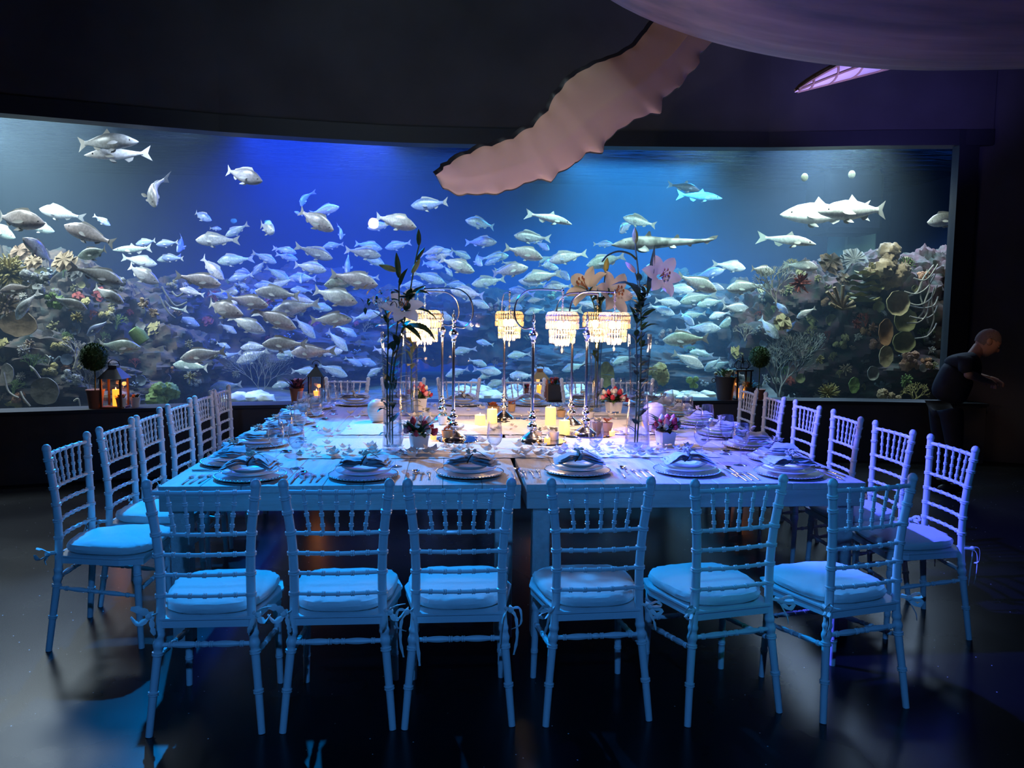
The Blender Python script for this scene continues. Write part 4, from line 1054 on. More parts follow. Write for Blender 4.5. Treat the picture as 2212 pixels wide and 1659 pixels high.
def fish_mesh(kind, bend=0, mat=None, wf=.5):
    prof = {'snapper': SNAP, 'slim': SLIM, 'shark': SHRK, 'big': BIGP}[kind]; b = MB(); N = 14; vs = []
    def off(s): return bend*(max(0, s-.25)**2)*1.6
    for s, h, zc in prof:
        for k in range(N):
            a = 2*pi*k/N; wv = h*wf*(1.1 if s < .3 else 1)
            vs.append((.5-s, wv*cos(a)*abs(cos(a))**-.1 if abs(cos(a)) > .01 else 0, zc+h*sin(a)*(1 if sin(a) > 0 else .93)))
    vs = [(x, y+off(.5-x), z) for x, y, z in vs]; L = len(prof)
    fs = [(i*N+k, (i+1)*N+k, (i+1)*N+(k+1) % N, i*N+(k+1) % N) for i in range(L-1) for k in range(N)]
    fs += [tuple(range(N)), tuple((L-1)*N+k for k in range(N))[::-1]]; b.add(vs, fs); b.mi = 1
    def fin(pts, th=.004, mid=None):
        """flat fin outline in (s, z), given a thin wedge section"""
        n = len(pts); c = (sum(p[0] for p in pts)/n, sum(p[1] for p in pts)/n)
        A = [(.5-p[0], off(p[0])+.0008, p[1]) for p in pts]; B = [(.5-p[0], off(p[0])-.0008, p[1]) for p in pts]
        A.append((.5-c[0], off(c[0])+th, c[1])); B.append((.5-c[0], off(c[0])-th, c[1])); o = n+1
        b.add(A+B, [(i, (i+1) % n, n) for i in range(n)]+[(o+(i+1) % n, o+i, o+n) for i in range(n)]+[(i, o+i, o+(i+1) % n, (i+1) % n) for i in range(n)])
    def side(s, z, ln, wd, dn, sg, hw):
        p = Vector((.5-s, off(s)+sg*hw, z)); e = p+Vector((-ln, sg*ln*.45, -dn)); b.leaf(p, e, wd, .05, (0, sg, .3), n=4, thick=.003)
    if kind == 'shark':
        b.mi = 0
        fin([(.30, .045), (.36, .115), (.375, .11), (.385, .05)]); fin([(.58, .028), (.625, .075), (.64, .07), (.65, .028)]); fin([(.70, -.018), (.75, -.05), (.765, -.02)])
        fin([(.86, .01), (.95, .045), (1.0, .05), (.985, .02), (.93, -.004), (.90, -.03), (.87, -.012)])
        for sg in (-1, 1): side(.24, -.03, .11, .07, .05, sg, .02); side(.55, -.028, .06, .04, .025, sg, .012)
    else:
        H = prof[4][1]
        fin([(.84, .03), (.93, .085), (1.0, .13), (.97, .06), (.945, .004), (.97, -.055), (1.0, -.12), (.93, -.08), (.84, -.03)], .006)
        if kind == 'snapper':
            fin([(.24, H*.9), (.30, H+.045), (.40, H+.035), (.52, H+.005), (.62, .12), (.72, .085), (.74, .045), (.6, .085), (.45, .125), (.3, .13)], .005)
        else:
            fin([(.42, H*.93), (.47, H+.07), (.50, H+.035), (.56, H*.8)], .005)
        fin([(.58, -.085), (.64, -.135), (.70, -.105), (.73, -.045)], .005)
        for sg in (-1, 1): side(.30, -.02, .15, .065, .045, sg, H*.5); side(.36, -H*.85, .10, .05, .05, sg, .02)
    b.mi = 2
    s, h, zc = prof[2]
    for sg in (-1, 1): b.sphere((.5-s-.01, off(s)+sg*h*wf*.95, zc+h*.28), .0155 if kind != 'shark' else .009, 8, 6, (1, .6, 1))
    return b.mesh('fish', [mat or m_fish, m_fin, m_eye])
FM = {('snapper', k): fish_mesh('snapper', (0, .28, -.28, .5)[k]) for k in range(4)}
FM.update({('slim', k): fish_mesh('slim', (0, .25, -.25, .4)[k]) for k in range(4)})
SHRK = [(a, h*1.25, c) for a, h, c in SHRK]
SH_M = fish_mesh('shark', .1, m_sharkm, .7); TP_M = fish_mesh('big', .3, m_tarp)
# each entry: head x, head y, tail x, tail y, kind, tint, (foreshortening)
def sc(o, k, rows): return [(o[0]+r[0]/k, o[1]+r[1]/k, o[0]+r[2]/k, o[1]+r[3]/k)+tuple(r[4:]) for r in rows]
S, M_, W_, B_, G_, Dk = 's', 'm', 'w', 'b', 'g', 'd'   # tints: silver, mauve grey, white, painted-in blue light, green grey, dark
F = []
F += sc((0, 220), 3.456, [(675, 405, 1090, 375, 'slim', W_), (1960, 595, 1640, 495, S, Dk), (305, 800, 590, 860, S, W_), (320, 905, -110, 840, S, M_), (105, 1010, -140, 900, S, G_), (512, 930, 850, 1060, S, M_),
 (1465, 1030, 1760, 1030, S, W_), (1690, 1000, 1850, 920, S, G_), (2070, 965, 1920, 915, S, W_, .55), (1175, 1065, 1330, 1050, S, B_), (1345, 1105, 1375, 1010, S, B_, .5), (585, 1150, 850, 1110, S, G_), (1160, 1210, 920, 1165, S, S), (860, 1105, 1130, 1095, 'slim', G_), (905, 1350, 570, 1240, S, S), (1180, 1345, 905, 1220, S, Dk), (1635, 1360, 1320, 1300, S, M_), (1675, 1320, 1470, 1160, S, M_),
 (1620, 1190, 1870, 1170, S, G_), (25, 1410, 250, 1385, S, M_), (640, 1545, 390, 1465, S, S), (920, 1495, 675, 1385, S, S), (100, 1620, 260, 1420, S, W_), (1160, 1590, 1400, 1550, S, G_), (1705, 1330, 1890, 1290, S, B_), (1850, 1390, 1750, 1340, S, B_), (2065, 1200, 1900, 1130, S, B_), (2205, 1120, 2045, 1095, S, B_), (2215, 1175, 2065, 1140, S, B_), (1885, 1290, 1990, 1185, S, B_), (2150, 1330, 1990, 1240, S, G_), (1580, 885, 1415, 815, S, B_), (820, 920, 700, 850, S, B_), (1015, 1060, 1180, 1040, S, B_),
 (240, 1050, 380, 1180, S, W_, .6), (1650, 950, 1560, 940, S, B_), (380, 960, 170, 900, S, G_), (2200, 820, 2260, 850, S, B_)])
F += sc((0, 560), 3.456, [(1480, 495, 1310, 425, S, B_), (1820, 410, 1465, 325, S, M_), (2205, 510, 1885, 375, S, M_), (1975, 540, 1690, 430, S, S), (1760, 550, 1640, 480, S, W_), (1915, 235, 2165, 270, S, S), (2000, 345, 1690, 285, S, M_), (2030, 390, 2230, 325, S, G_), (640, 568, 800, 460, S, B_), (1030, 660, 730, 640, S, G_), (1355, 740, 1680, 690, S, S), (1720, 660, 1600, 625, S, B_), (1610, 735, 1790, 700, 'slim', B_), (1300, 785, 1580, 805, S, G_), (1765, 770, 2010, 680, S, W_), (1800, 660, 2010, 650, S, S), (1970, 650, 2270, 640, S, S), (2070, 715, 2250, 690, S, G_), (1570, 960, 1805, 935, S, G_), (1700, 1040, 1945, 1015, S, W_), (2030, 955, 2200, 920, S, G_), (1385, 975, 1340, 900, S, W_, .7), (1310, 940, 1300, 860, S, B_, .6), (1640, 160, 1560, 110, S, W_, .6), (1790, 245, 1670, 240, S, W_, .7)])
F += sc((560, 400), 3.456, [(322, 145, 330, 55, S, B_, .5), (592, 160, 385, 215, S, M_), (555, 335, 260, 180, S, M_), (615, 392, 615, 305, S, W_, .5), (1170, 315, 840, 220, S, M_), (810, 318, 1000, 290, S, M_), (1135, 148, 1420, 138, S, B_), (1540, 265, 1775, 305, S, S), (1773, 425, 1530, 420, S, Dk), (480, 460, 628, 440, S, B_), (270, 505, 110, 470, S, B_), (545, 545, 285, 460, S, Dk), (915, 475, 705, 430, S, B_), (940, 468, 1135, 430, S, B_), (905, 525, 640, 480, S, Dk), (935, 595, 735, 505, S, G_), (1378, 468, 1215, 520, S, M_), (665, 640, 655, 530, S, W_, .45), (500, 635, 240, 590, S, S), (222, 705, 55, 620, S, W_), (325, 720, 280, 650, S, W_, .6), (75, 765, 260, 700, S, S), (-20, 790, 300, 830, S, S), (235, 780, 390, 790, S, B_), (730, 875, 368, 780, S, S), (885, 745, 525, 665, S, M_), (495, 745, 800, 690, S, G_), (95, 950, 430, 885, S, S), (265, 1065, -20, 950, S, M_), (420, 1140, 260, 990, S, S), (690, 1000, 370, 1010, S, S), (900, 950, 700, 1000, S, S), (725, 1130, 590, 1050, S, B_), (662, 1235, 505, 1090, S, S), (30, 1185, 355, 1185, S, S), (235, 1250, 550, 1240, S, M_), (130, 1285, 300, 1270, S, G_), (768, 1348, 638, 1290, S, B_), (430, 1390, 250, 1390, S, G_), (655, 1425, 440, 1340, S, S), (805, 1425, 940, 1350, S, G_), (1240, 535, 1450, 520, S, M_), (1605, 645, 1330, 545, S, S), (1578, 545, 1425, 485, S, G_), (1665, 600, 1570, 510, S, W_, .7), (1680, 595, 1830, 525, S, B_), (1445, 680, 1370, 600, S, G_), (1382, 725, 1150, 655, S, G_), (1378, 610, 1190, 575, S, B_), (2115, 545, 1830, 465, S, M_), (1900, 375, 2165, 405, S, Dk), (2160, 480, 2085, 430, S, W_, .6), (2005, 615, 1720, 655, S, M_), (1585, 740, 1840, 700, S, S), (1975, 690, 2220, 660, S, S), (1540, 745, 1370, 745, S, B_), (1430, 785, 1695, 830, S, M_), (1718, 915, 1545, 850, S, M_), (1865, 870, 2010, 800, S, G_), (1340, 800, 1245, 780, S, B_), (1595, 1080, 1480, 1005, S, M_), (1445, 1000, 1240, 950, S, M_), (1835, 965, 1850, 890, S, W_, .5), (1620, 1165, 1755, 1195, S, B_), (1440, 1250, 1605, 1220, S, G_), (1700, 1345, 1560, 1305, S, G_), (1810, 1400, 1600, 1375, S, W_), (1640, 1435, 1790, 1395, S, G_), (1390, 1425, 1570, 1365, S, G_), (1870, 1430, 2060, 1420, S, S), (1690, 1505, 1860, 1450, S, G_), (1980, 955, 2130, 925, S, G_), (2000, 865, 2120, 850, S, M_), (2195, 1405, 2055, 1355, S, B_), (1850, 1275, 2020, 1260, S, G_), (880, 1170, 960, 1130, S, G_), (1550, 1480, 1700, 1465, S, G_), (1760, 1540, 1900, 1500, S, W_), (870, 1340, 700, 1300, S, B_), (2110, 600, 2240, 560, S, W_, .7)])
F += sc((1100, 280), 3.456, [(475, 700, 150, 620, 'slim', W_), (852, 650, 1095, 720, S, S), (805, 765, 915, 690, S, W_, .6), (300, 975, 570, 925, S, M_), (220, 990, 300, 945, S, G_, .7), (370, 1035, 215, 1010, S, W_), (100, 1120, 385, 1080, S, S), (445, 1115, 370, 1045, S, W_, .6), (580, 1010, 870, 955, S, G_), (250, 1175, 475, 1170, S, M_), (0, 1310, 145, 1230, S, G_), (275, 1405, 560, 1345, S, S), (730, 1395, 930, 1370, S, G_), (350, 1265, 440, 1245, S, B_), (1778, 1035, 1530, 1000, S, W_), (1995, 1065, 1765, 1040, S, W_), (1605, 1190, 1895, 1165, S, W_), (1550, 1205, 1250, 1085, S, W_), (1380, 1200, 1140, 1180, S, W_), (1285, 1300, 1070, 1275, S, W_), (1260, 1285, 1505, 1235, S, G_), (1235, 1380, 1040, 1310, S, W_), (1390, 1310, 1600, 1275, S, G_), (1818, 1350, 1555, 1320, S, W_), (1918, 1360, 1780, 1320, S, G_), (1365, 1450, 1285, 1370, S, W_, .6), (1480, 1405, 1640, 1365, S, W_), (1555, 1470, 1800, 1395, S, G_), (1580, 1485, 1325, 1480, S, W_), (1145, 1570, 1490, 1560, S, G_), (2065, 1375, 1980, 1275, S, B_, .8), (1690, 1500, 1790, 1590, S, W_), (2075, 1510, 2145, 1420, S, B_), (2145, 1405, 2290, 1330, S, W_), (1990, 1560, 1870, 1400, S, W_, .8), (60, 1020, -60, 990, S, M_)])
F += sc((1500, 280), 3.456, [(915, 855, 505, 790, 'slim', W_), (1725, 695, 2060, 640, S, W_), (935, 1030, 680, 1005, S, W_)])
F += sc((1100, 480), 3.073, [(1292, 965, 1075, 865, S, W_), (1190, 860, 1335, 880, S, G_), (1290, 975, 1410, 905, S, G_), (425, 905, 510, 865, S, B_), (350, 985, 505, 940, S, G_), (680, 935, 820, 885, S, G_), (160, 975, 290, 1000, S, B_), (0, 1010, 140, 1020, S, S)])
F += sc((1500, 680), 3.107, [(105, 275, -30, 235, S, G_), (60, 375, 235, 305, S, G_), (430, 455, 275, 395, S, W_), (160, 80, 30, 60, S, G_), (-10, 140, -140, 90, S, W_)])
rf = random.Random(21)
for k in range(34):   # the dim school further back
    x = rf.uniform(330, 1560); y = rf.gauss(620, 55); L = rf.uniform(42, 62); a = rf.uniform(-.3, .3); d = 1 if rf.random() < .55 else -1
    F.append((x+d*L/2, y+a*L/2, x-d*L/2, y-a*L/2, S, rf.choice([B_, B_, G_, M_])))
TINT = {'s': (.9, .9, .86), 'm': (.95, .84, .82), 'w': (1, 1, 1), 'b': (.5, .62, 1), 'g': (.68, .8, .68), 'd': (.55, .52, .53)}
WORD = {'s': 'silver', 'm': 'mauve-grey', 'w': 'pale white', 'b': 'blue-lit', 'g': 'green-grey', 'd': 'dark-backed'}
placed = []
def put_fish(e, me, name='fish', ybase=None, Lreal=None, yaw=None):
    hx, hy, tx, ty = e[:4]; fs = e[6] if len(e) > 6 else 1; px, py = (hx+tx)/2, (hy+ty)/2; LP_ = math.hypot(hx-tx, hy-ty)
    gx = onz(px, 870, ZB).x; gx = max(-6, min(XR_, gx)); g = gy(gx)
    want = (Lreal or .46)*FPX*fs/LP_
    y0 = max(g+.62, min(g+2.9, want)); best = None
    if (px < 300 and py > 540) or (px > 1640 and py > 560): y0 = min(y0, g+.68)
    for k in range(60):
        y = ybase or y0+k*.06*(1 if k < 50 else 1); c = ony(px, py, y); L = LP_*y/FPX/fs
        if all(abs(c.x-q[0])*1.0 > (L+q[3])*.5 or abs(c.z-q[2]) > (L+q[3])*.15 or abs(y-q[1]) > (L+q[3])*.085+abs(q[4]+0)*.0 for q in placed) or ybase: best = (c, L, y); break
    if not best: return None
    c, L, y = best; placed.append((c.x, c.y, c.z, L, 0))
    H_, T_ = ony(hx, hy, y), ony(tx, ty, y); d = (H_-T_).normalized()
    yw = math.acos(min(1, fs)) if fs < 1 else rf.uniform(-.3, .3)
    if yaw is not None: yw = yaw
    d = Vector((d.x*cos(yw), -abs(sin(yw)) if fs < 1 else sin(yw), d.z*(1 if fs == 1 else .8))).normalized()
    up = Vector((0, 0, 1)); Y = up.cross(d)
    if Y.length < .2: Y = Vector((0, 1, 0))
    Y.normalize(); Z = d.cross(Y)
    o = ob(name, me); L2_ = L/max(.6, (cos(yw) if fs == 1 else 1)); L2_ = min(L2_, L*1.2)
    o.matrix_world = Matrix.Translation(c) @ Matrix((d, Y, Z)).transposed().to_4x4() @ Matrix.Scale(L2_, 4)
    return o, px, py, (1 if hx > tx else -1), y
info = []
o = put_fish((291, 304, 165, 307), TP_M, 'tarpon', yaw=.1)[0]; tag(o, 'large dark tarpon near the water surface at the upper left', 'fish'); o.color = (1, 1, 1, 1)
o = put_fish((1515, 410, 1447, 397), TP_M, 'tarpon', ybase=11.5, yaw=.2)[0]; tag(o, 'dark tarpon silhouette under the rippled surface, upper right', 'fish'); o.color = (.35, .4, .5, 1)
o = put_fish((1562, 428, 1466, 418), FM[('slim', 1)], 'fish', ybase=12.2, yaw=0)[0]; tag(o, 'faint pale slender fish beneath the dark tarpon silhouette', 'fish'); o.color = (.5, .9, 1, 1)
o = put_fish((1320, 527, 1547, 522), SH_M, 'leopard_shark', ybase=9.3, yaw=.05)[0]; tag(o, 'spotted brown shark gliding left above the right tall vase', 'shark'); o.color = (1, 1, 1, 1)
BIG = fish_mesh('big', -.15, m_fish, .6); BIG2 = fish_mesh('big', .3, m_fish, .6)
o = put_fish((1681, 462, 1860, 462), BIG2, 'large_fish', ybase=9.5, yaw=.0)[0]; tag(o, 'large white fish half hidden behind another, upper right of the tank', 'fish'); o.color = (1, 1, .97, 1)
o = put_fish((1762, 456, 1930, 452), BIG, 'large_fish', ybase=9.05, yaw=0)[0]; tag(o, 'large white fish with an orange-edged tail, upper right of the tank', 'fish'); o.color = (1, 1, .97, 1)
o = put_fish((350, 445, 298, 375, S, W_, .75), FM[('snapper', 3)], 'fish')[0]; tag(o, 'white fish diving away from the camera below the left tarpon', 'fish'); o.color = (1, .97, .95, 1)
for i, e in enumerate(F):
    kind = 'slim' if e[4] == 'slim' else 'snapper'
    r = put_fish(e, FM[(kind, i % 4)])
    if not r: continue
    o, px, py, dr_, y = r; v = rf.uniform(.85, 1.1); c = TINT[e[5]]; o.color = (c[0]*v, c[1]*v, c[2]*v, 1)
    info.append((o, px, py, dr_, WORD[e[5]]))
def region(px, py):
    if py < 520: h = 'high'
    elif py < 640: h = 'upper school'
    elif py < 740: h = 'middle school'
    else: h = 'low'
    v = 'far left' if px < 300 else 'left' if px < 560 else 'beside the left lilies' if px < 830 else 'behind the crystal lamps' if px < 1340 else 'right of the lamps' if px < 1540 else 'by the right reef'
    return h+', '+v
gr = {}
for t_ in info: gr.setdefault((region(t_[1], t_[2]), t_[3], t_[4]), []).append(t_)
for (reg, dr_, wd), L in gr.items():
    L.sort(key=lambda q: q[1])
    for k, q in enumerate(L):
        tag(q[0], '%s%s fish facing %s, %s' % ((ORD[k]+' from left, ') if len(L) > 1 else '', wd, 'right' if dr_ > 0 else 'left', reg), 'fish', 'school of silver fish')

# ------------------------------------------------------------------ reef
m_rock = P('reef_rock', (.075, .05, .034), .95, bump=1, bscale=14, col2=(.018, .028, .024), vscale=7)
m_rock2 = P('purple_reef_rock', (.07, .032, .034), .95, bump=1, bscale=14, col2=(.022, .03, .02), vscale=7)
RN = 0
def rock(px, py, y, rx, rz, lab, mat=None, ry=.6):
    c = ony(px, py, y); off = Vector((px*.013, py*.017, 0)); b = MB()
    b.sphere((0, 0, 0), 1, 90, 60, (rx, ry, rz), lambda d: 1+.36*fbm(d*1.9+off, 5)+.13*abs(noise.noise(d*6+off))-.08*abs(noise.noise(d*14+off)))
    if c.z-rz*1.1 < .3: pass
    thing('reef_rock', lab, 'rock', 'reef rocks in the aquarium', c, 0, b.mesh('reef_rock', mat or m_rock))
for k, a in enumerate([(-70, 715, 9.6, .95, .9), (62, 690, 9.7, .62, .75), (172, 672, 9.9, .55, .5), (90, 812, 9.3, .9, .42), (262, 716, 10.3, .55, .55), (335, 790, 10.3, .7, .5), (190, 850, 9.4, .8, .25)]):
    rock(*a, 'dark encrusted reef rock, %s from left in the left reef' % ORD[k])
for k, a in enumerate([(1668, 735, 10.3, .5, .6), (1735, 660, 10.2, .45, .5), (1775, 765, 10.1, .8, .65), (1855, 640, 10.2, .62, .5), (1925, 715, 10.1, .75, .85), (1960, 812, 9.8, .9, .42), (2015, 640, 10.3, .55, .62)]):
    rock(*a, 'dark encrusted reef rock, %s from left in the right reef' % ORD[k], m_rock2)
for k, a in enumerate([(350, 655, 11.6, .6, .35), (430, 740, 12, .9, .75), (560, 690, 12.2, .9, .6), (650, 640, 12.4, .9, .42), (700, 770, 12, 1.0, .5), (825, 700, 12.6, .8, .55)]):
    rock(*a, 'shadowy background rock, %s from left behind the left school' % ORD[k])
for k, a in enumerate([(1000, 700, 13, 1, .6), (1150, 690, 13.4, 1, .55), (1330, 700, 13.2, 1.1, .62), (1450, 640, 13, .8, .42), (1520, 740, 12.6, 1, .6), (1610, 700, 12, .6, .6), (1230, 790, 12.6, 1.1, .3), (1440, 800, 12, 1.1, .3)]):
    rock(*a, 'hazy background rock, %s from left behind the lamps' % ORD[k])
def CM_(name, c, r=.85, v=.3, c2=None): return P(name, tuple(x*.72 for x in c), r, bump=.5, bscale=40, var=v, vscale=14, col2=c2)
mY = CM_('yellow_coral', (.44, .36, .12)); mT = CM_('tan_coral', (.42, .30, .17)); mW = CM_('pale_gorgonian', (.62, .58, .48)); mO = CM_('orange_coral', (.45, .22, .10)); mRd = CM_('red_coral', (.34, .06, .035)); mG = CM_('green_coral', (.24, .36, .10)); mOl = CM_('olive_coral', (.33, .30, .12)); mGr = CM_('grey_coral', (.32, .33, .29)); mB = CM_('brown_coral', (.27, .17, .10)); mD = CM_('beige_dish_sponge', (.62, .50, .27)); mBl = CM_('slate_sponge', (.2, .26, .3))
def coral(name, px, py, y, lab, mat, fn, grp=None):
    c = ony(px, py, y); b = MB(); fn(b, y/FPX); return thing(name, lab, 'coral', grp, c, 0, b.mesh(name, mat))
def fan(w, h, seed=0, r0=2.2, depth=6, ang=.42, d3=.15, lean=0):
    def fn(b, k):
        q = random.Random(seed)
        def br(p, a, ln, r, dep):
            e = p+Vector((sin(a)*ln, q.uniform(-d3, d3)*ln, cos(a)*ln)); m = (p+e)/2+Vector((q.uniform(-.1, .1)*ln, 0, q.uniform(-.05, .05)*ln))
            b.tube([p, m, e], [r, r*.9, r*.8], 5, cap=dep == 0)
            if dep: 
                for s in ((-1, 1) if q.random() < .92 else (-1, 0, 1)): br(e, a+s*q.uniform(ang*.5, ang*1.3), ln*q.uniform(.72, .92), r*.78, dep-1)
        br(Vector((0, 0, -h*k/2)), lean-.25, h*k*.25, r0*k, depth); br(Vector((0, 0, -h*k/2)), lean+.3, h*k*.25, r0*k, depth)
    return fn
def tuft(r, n=60, th=1.1, seed=0, up=.4):
    def fn(b, k):
        q = random.Random(seed)
        for i in range(n):
            d = Vector((q.gauss(0, 1), -abs(q.gauss(0, .8)), q.gauss(0, 1)+up)).normalized(); e = d*r*k*q.uniform(.7, 1.1)
            b.tube([d*r*k*.1, e*.55+Vector((q.uniform(-.1, .1)*r*k, 0, .05*r*k)), e], [th*k*1.3, th*k, th*k*.7], 5)
    return fn
def ruffle(r, folds=7, seed=0, tilt=.5, amp=.25):
    def fn(b, k):
        for lay in range(2):
            def f(u, v, lay=lay):
                a = 2*pi*u; rr = r*k*v*(1-.25*lay)*(1+.12*noise.noise(Vector((cos(a)*2, sin(a)*2, seed))))
                wv = amp*r*k*v*v*sin(folds*a+seed)+.1*r*k*v*sin(folds*2.3*a)
                return Vector((rr*cos(a), -lay*.25*r*k+wv*.8+rr*sin(a)*tilt, rr*sin(a)*(1-tilt*.4)+wv*.6+.25*r*k*lay))
            b.grid(f, 60, 9, closeu=True)
    return fn
def dish(rx, rz, seed=0, deep=.35):
    def fn(b, k):
        def f(u, v, o=0.0):
            a = 2*pi*u; w = 1+.10*noise.noise(Vector((cos(a)*1.6, sin(a)*1.6, seed)))+.02*sin(9*a+seed)
            return Vector((rx*k*v*w*cos(a), -deep*rx*k*v*v+o*(1)+.03*rx*k*sin(5*a)*v, rz*k*v*w*sin(a)))
        b.grid(lambda u, v: f(u, v), 40, 9, closeu=True); b.grid(lambda u, v: f(u, v, rx*k*(.10+.12*(1-v))), 40, 9, closeu=True)
        b.grid(lambda u, v: f(u, 1, rx*k*.10*v), 40, 3, closeu=True)
    return fn
def tubes(lst, r=4.5, hole=True):
    def fn(b, k):
        for dx, dz in lst:
            e = Vector((dx*k, -abs(dx)*.2*k-8*k, dz*k)); b.tube([Vector((0, 0, 0)), e*.5, e], [r*k*.7, r*k*.85, r*k], 9, cap=False)
            b.tube([e, e*.8], [r*k*.72, r*k*.55], 9, cap=True)
            d = e.normalized(); 
            b.add([e+Vector(v) for v in []], [])
    return fn
def plates(w, n, gap, seed=0):
    def fn(b, k):
        q = random.Random(seed)
        for i in range(n):
            ww = w*k*q.uniform(.6, 1); ox = q.uniform(-.25, .25)*w*k
            def f(u, v, i=i, ww=ww, ox=ox):
                a = 2*pi*u; rr = ww*v*(1+.2*noise.noise(Vector((cos(a)*2, sin(a)*2, seed+i*3))))
                return Vector((ox+rr*cos(a), rr*sin(a)*.6-.2*ww, -i*gap*k+.10*ww*v*sin(5*a+i)+.10*ww*v*v))
            b.grid(f, 36, 5, closeu=True); b.grid(lambda u, v: f(u, v)-Vector((0, 0, 3*k*(1.3-v))), 36, 5, closeu=True)
    return fn
def lumps(r, n, seed=0, s=.35):
    def fn(b, k):
        q = random.Random(seed)
        for i in range(n):
            p = Vector((q.gauss(0, .5), q.gauss(0, .3), q.gauss(0, .45)))*r*k; b.sphere(p, r*k*s*q.uniform(.6, 1.3), 24, 16, fn=lambda d: 1+.32*fbm(d*2.6+p*20, 3)+.05*abs(noise.noise(d*9)))
    return fn
def ropes(lst, r=1.6):
    def fn(b, k):
        for pl in lst: b.tube(spl([Vector((x*k, y*k, -z*k)) for x, y, z in pl], 6), r*k, 6)
    return fn
YR = 9.25
coral('lobed_coral', 1795, 570, YR, 'brown folded coral crowning the right reef', mB, ruffle(27, 6, 1))
coral('lobed_coral', 1822, 603, YR, 'smaller tan folded coral below the brown crown coral', mT, ruffle(17, 5, 4))
coral('plate_coral', 1842, 570, 9.9, 'grey-green jagged sheet coral atop the right reef', mGr, ruffle(34, 9, 2, .1, .12))
coral('branching_coral', 1953, 570, YR, 'yellow-green branching coral atop the right reef', mG, fan(36, 42, 3, 2.4, 4, .5))
coral('tufted_coral', 1880, 580, YR, 'small bright yellow tuft on the right reef crest', mY, tuft(15, 50, 1.2, 2))
coral('table_coral', 1865, 590, YR, 'layered yellow-green shelf coral in the right reef', mOl, plates(44, 6, 12, 1))
coral('fleshy_coral', 1922, 592, YR, 'pinkish tan blocky coral right of the shelf coral', mT, lumps(38, 11, 5, .5))
coral('sea_fan', 1678, 618, 9.05, 'pale branching sea fan at the left edge of right reef', mW, fan(95, 78, 8, 2.0, 6, .36, lean=-.35))
coral('red_finger_coral', 1727, 614, YR, 'dark red finger coral beside the pale sea fan', mRd, tuft(26, 44, 1.9, 6, .1))
coral('tube_sponge', 1818, 668, 9.1, 'tan tube sponge with fingers radiating from one base', mT, tubes([(-44, 38), (-26, 48), (-4, 52), (8, 30), (-36, 12), (22, 18), (-22, 6), (26, 6)]))
coral('dish_sponge', 1934, 655, 9.0, 'yellow cup sponge open to the camera, topmost of the cups', mD, dish(27, 28, 1, .5))
coral('dish_sponge', 1952, 692, 9.1, 'olive cup sponge directly below the yellow cup', mOl, dish(26, 27, 2))
coral('dish_sponge', 1911, 717, 9.05, 'orange-brown upright cup sponge left of the olive cups', mO, dish(17, 30, 3))
coral('dish_sponge', 1948, 739, 9.0, 'lower olive cup sponge beside the orange-brown one', mOl, dish(26, 25, 4))
coral('dish_sponge', 1913, 770, 8.95, 'beige oval sponge, lowest of the cups', mD, dish(17, 24, 5, .15))
coral('shell_coral', 1691, 697, 9.05, 'golden tan folded coral above the grey bush', mD, ruffle(20, 4, 7, .3))
coral('red_finger_coral', 1849, 700, YR, 'small red finger coral below the tube sponge', mRd, tuft(14, 26, 1.4, 7, .1))
coral('red_finger_coral', 1884, 707, YR, 'small orange-red finger coral left of the cups', mO, tuft(12, 24, 1.3, 8, .1))
coral('rope_sponge', 1990, 640, 9.0, 'tangled pale rope sponge by the right window edge', mW, ropes([[(-40, 0, -10), (-15, -5, -5), (10, -5, -20), (30, 0, -50)], [(-35, 0, 12), (-10, -6, 20), (20, -4, 5), (36, 0, -25)], [(-32, 0, 20), (0, -5, 26), (28, -4, 20), (40, 0, 0)], [(0, 0, -30), (-5, -5, 0), (5, -5, 30), (-10, 0, 55)], [(10, 0, -60), (15, -5, -20), (5, -5, 20), (20, 0, 60)], [(-30, 0, 60), (-5, -5, 58), (12, -5, 40), (20, 0, 10)], [(-25, 0, 45), (5, -4, 50), (28, -4, 40), (40, 0, 20)], [(-10, 0, 95), (15, -4, 90), (30, -4, 75), (40, 0, 60)], [(25, 0, -70), (0, -4, -40), (-12, -4, -10), (-30, 0, 0)], [(30, 0, -20), (22, -4, 10), (30, -4, 50), (20, 0, 90)], [(-20, 0, -40), (0, -5, -35), (15, -5, -45), (35, 0, -72)]], 1.7))
coral('gorgonian_bush', 1684, 808, 8.95, 'large grey bushy gorgonian behind the right ledge topiary', mGr, fan(100, 118, 12, 2.3, 7, .30, .5))
coral('gorgonian_bush', 1722, 770, 9.1, 'grey lattice gorgonian right of the large bush', mGr, fan(50, 90, 14, 1.9, 6, .3, .4))
coral('anemone', 1788, 854, 8.85, 'bright yellow anemone on the tank floor right of centre', mY, tuft(29, 90, 1.1, 9, .7))
coral('anemone', 1771, 777, 9.1, 'small yellow polyp cluster above the yellow anemone', mY, tuft(11, 36, 1.2, 10))
coral('leaf_coral', 1845, 832, 9.0, 'dull green leaf-shaped coral near the tank floor', mG, dish(13, 18, 6, .1))
coral('branching_coral', 1974, 848, 8.8, 'cream branching coral in the lower right tank corner', mY, fan(66, 48, 16, 2.4, 5, .55, .6))
coral('leaf_coral', 1957, 822, 9.0, 'bright green coral above the cream branching coral', mG, tuft(16, 40, 1.8, 12))
coral('dish_sponge', 1884, 806, 9.0, 'grey open shell-like sponge in the lower right reef', mGr, dish(14, 16, 8))
coral('leaf_coral', 1918, 858, 8.85, 'low beige mound coral in front of the right reef', mT, lumps(22, 8, 9, .45))
coral('leaf_coral', 1975, 780, 9.1, 'rust-coloured lumpy coral near the right window edge', mO, lumps(26, 9, 11, .4))
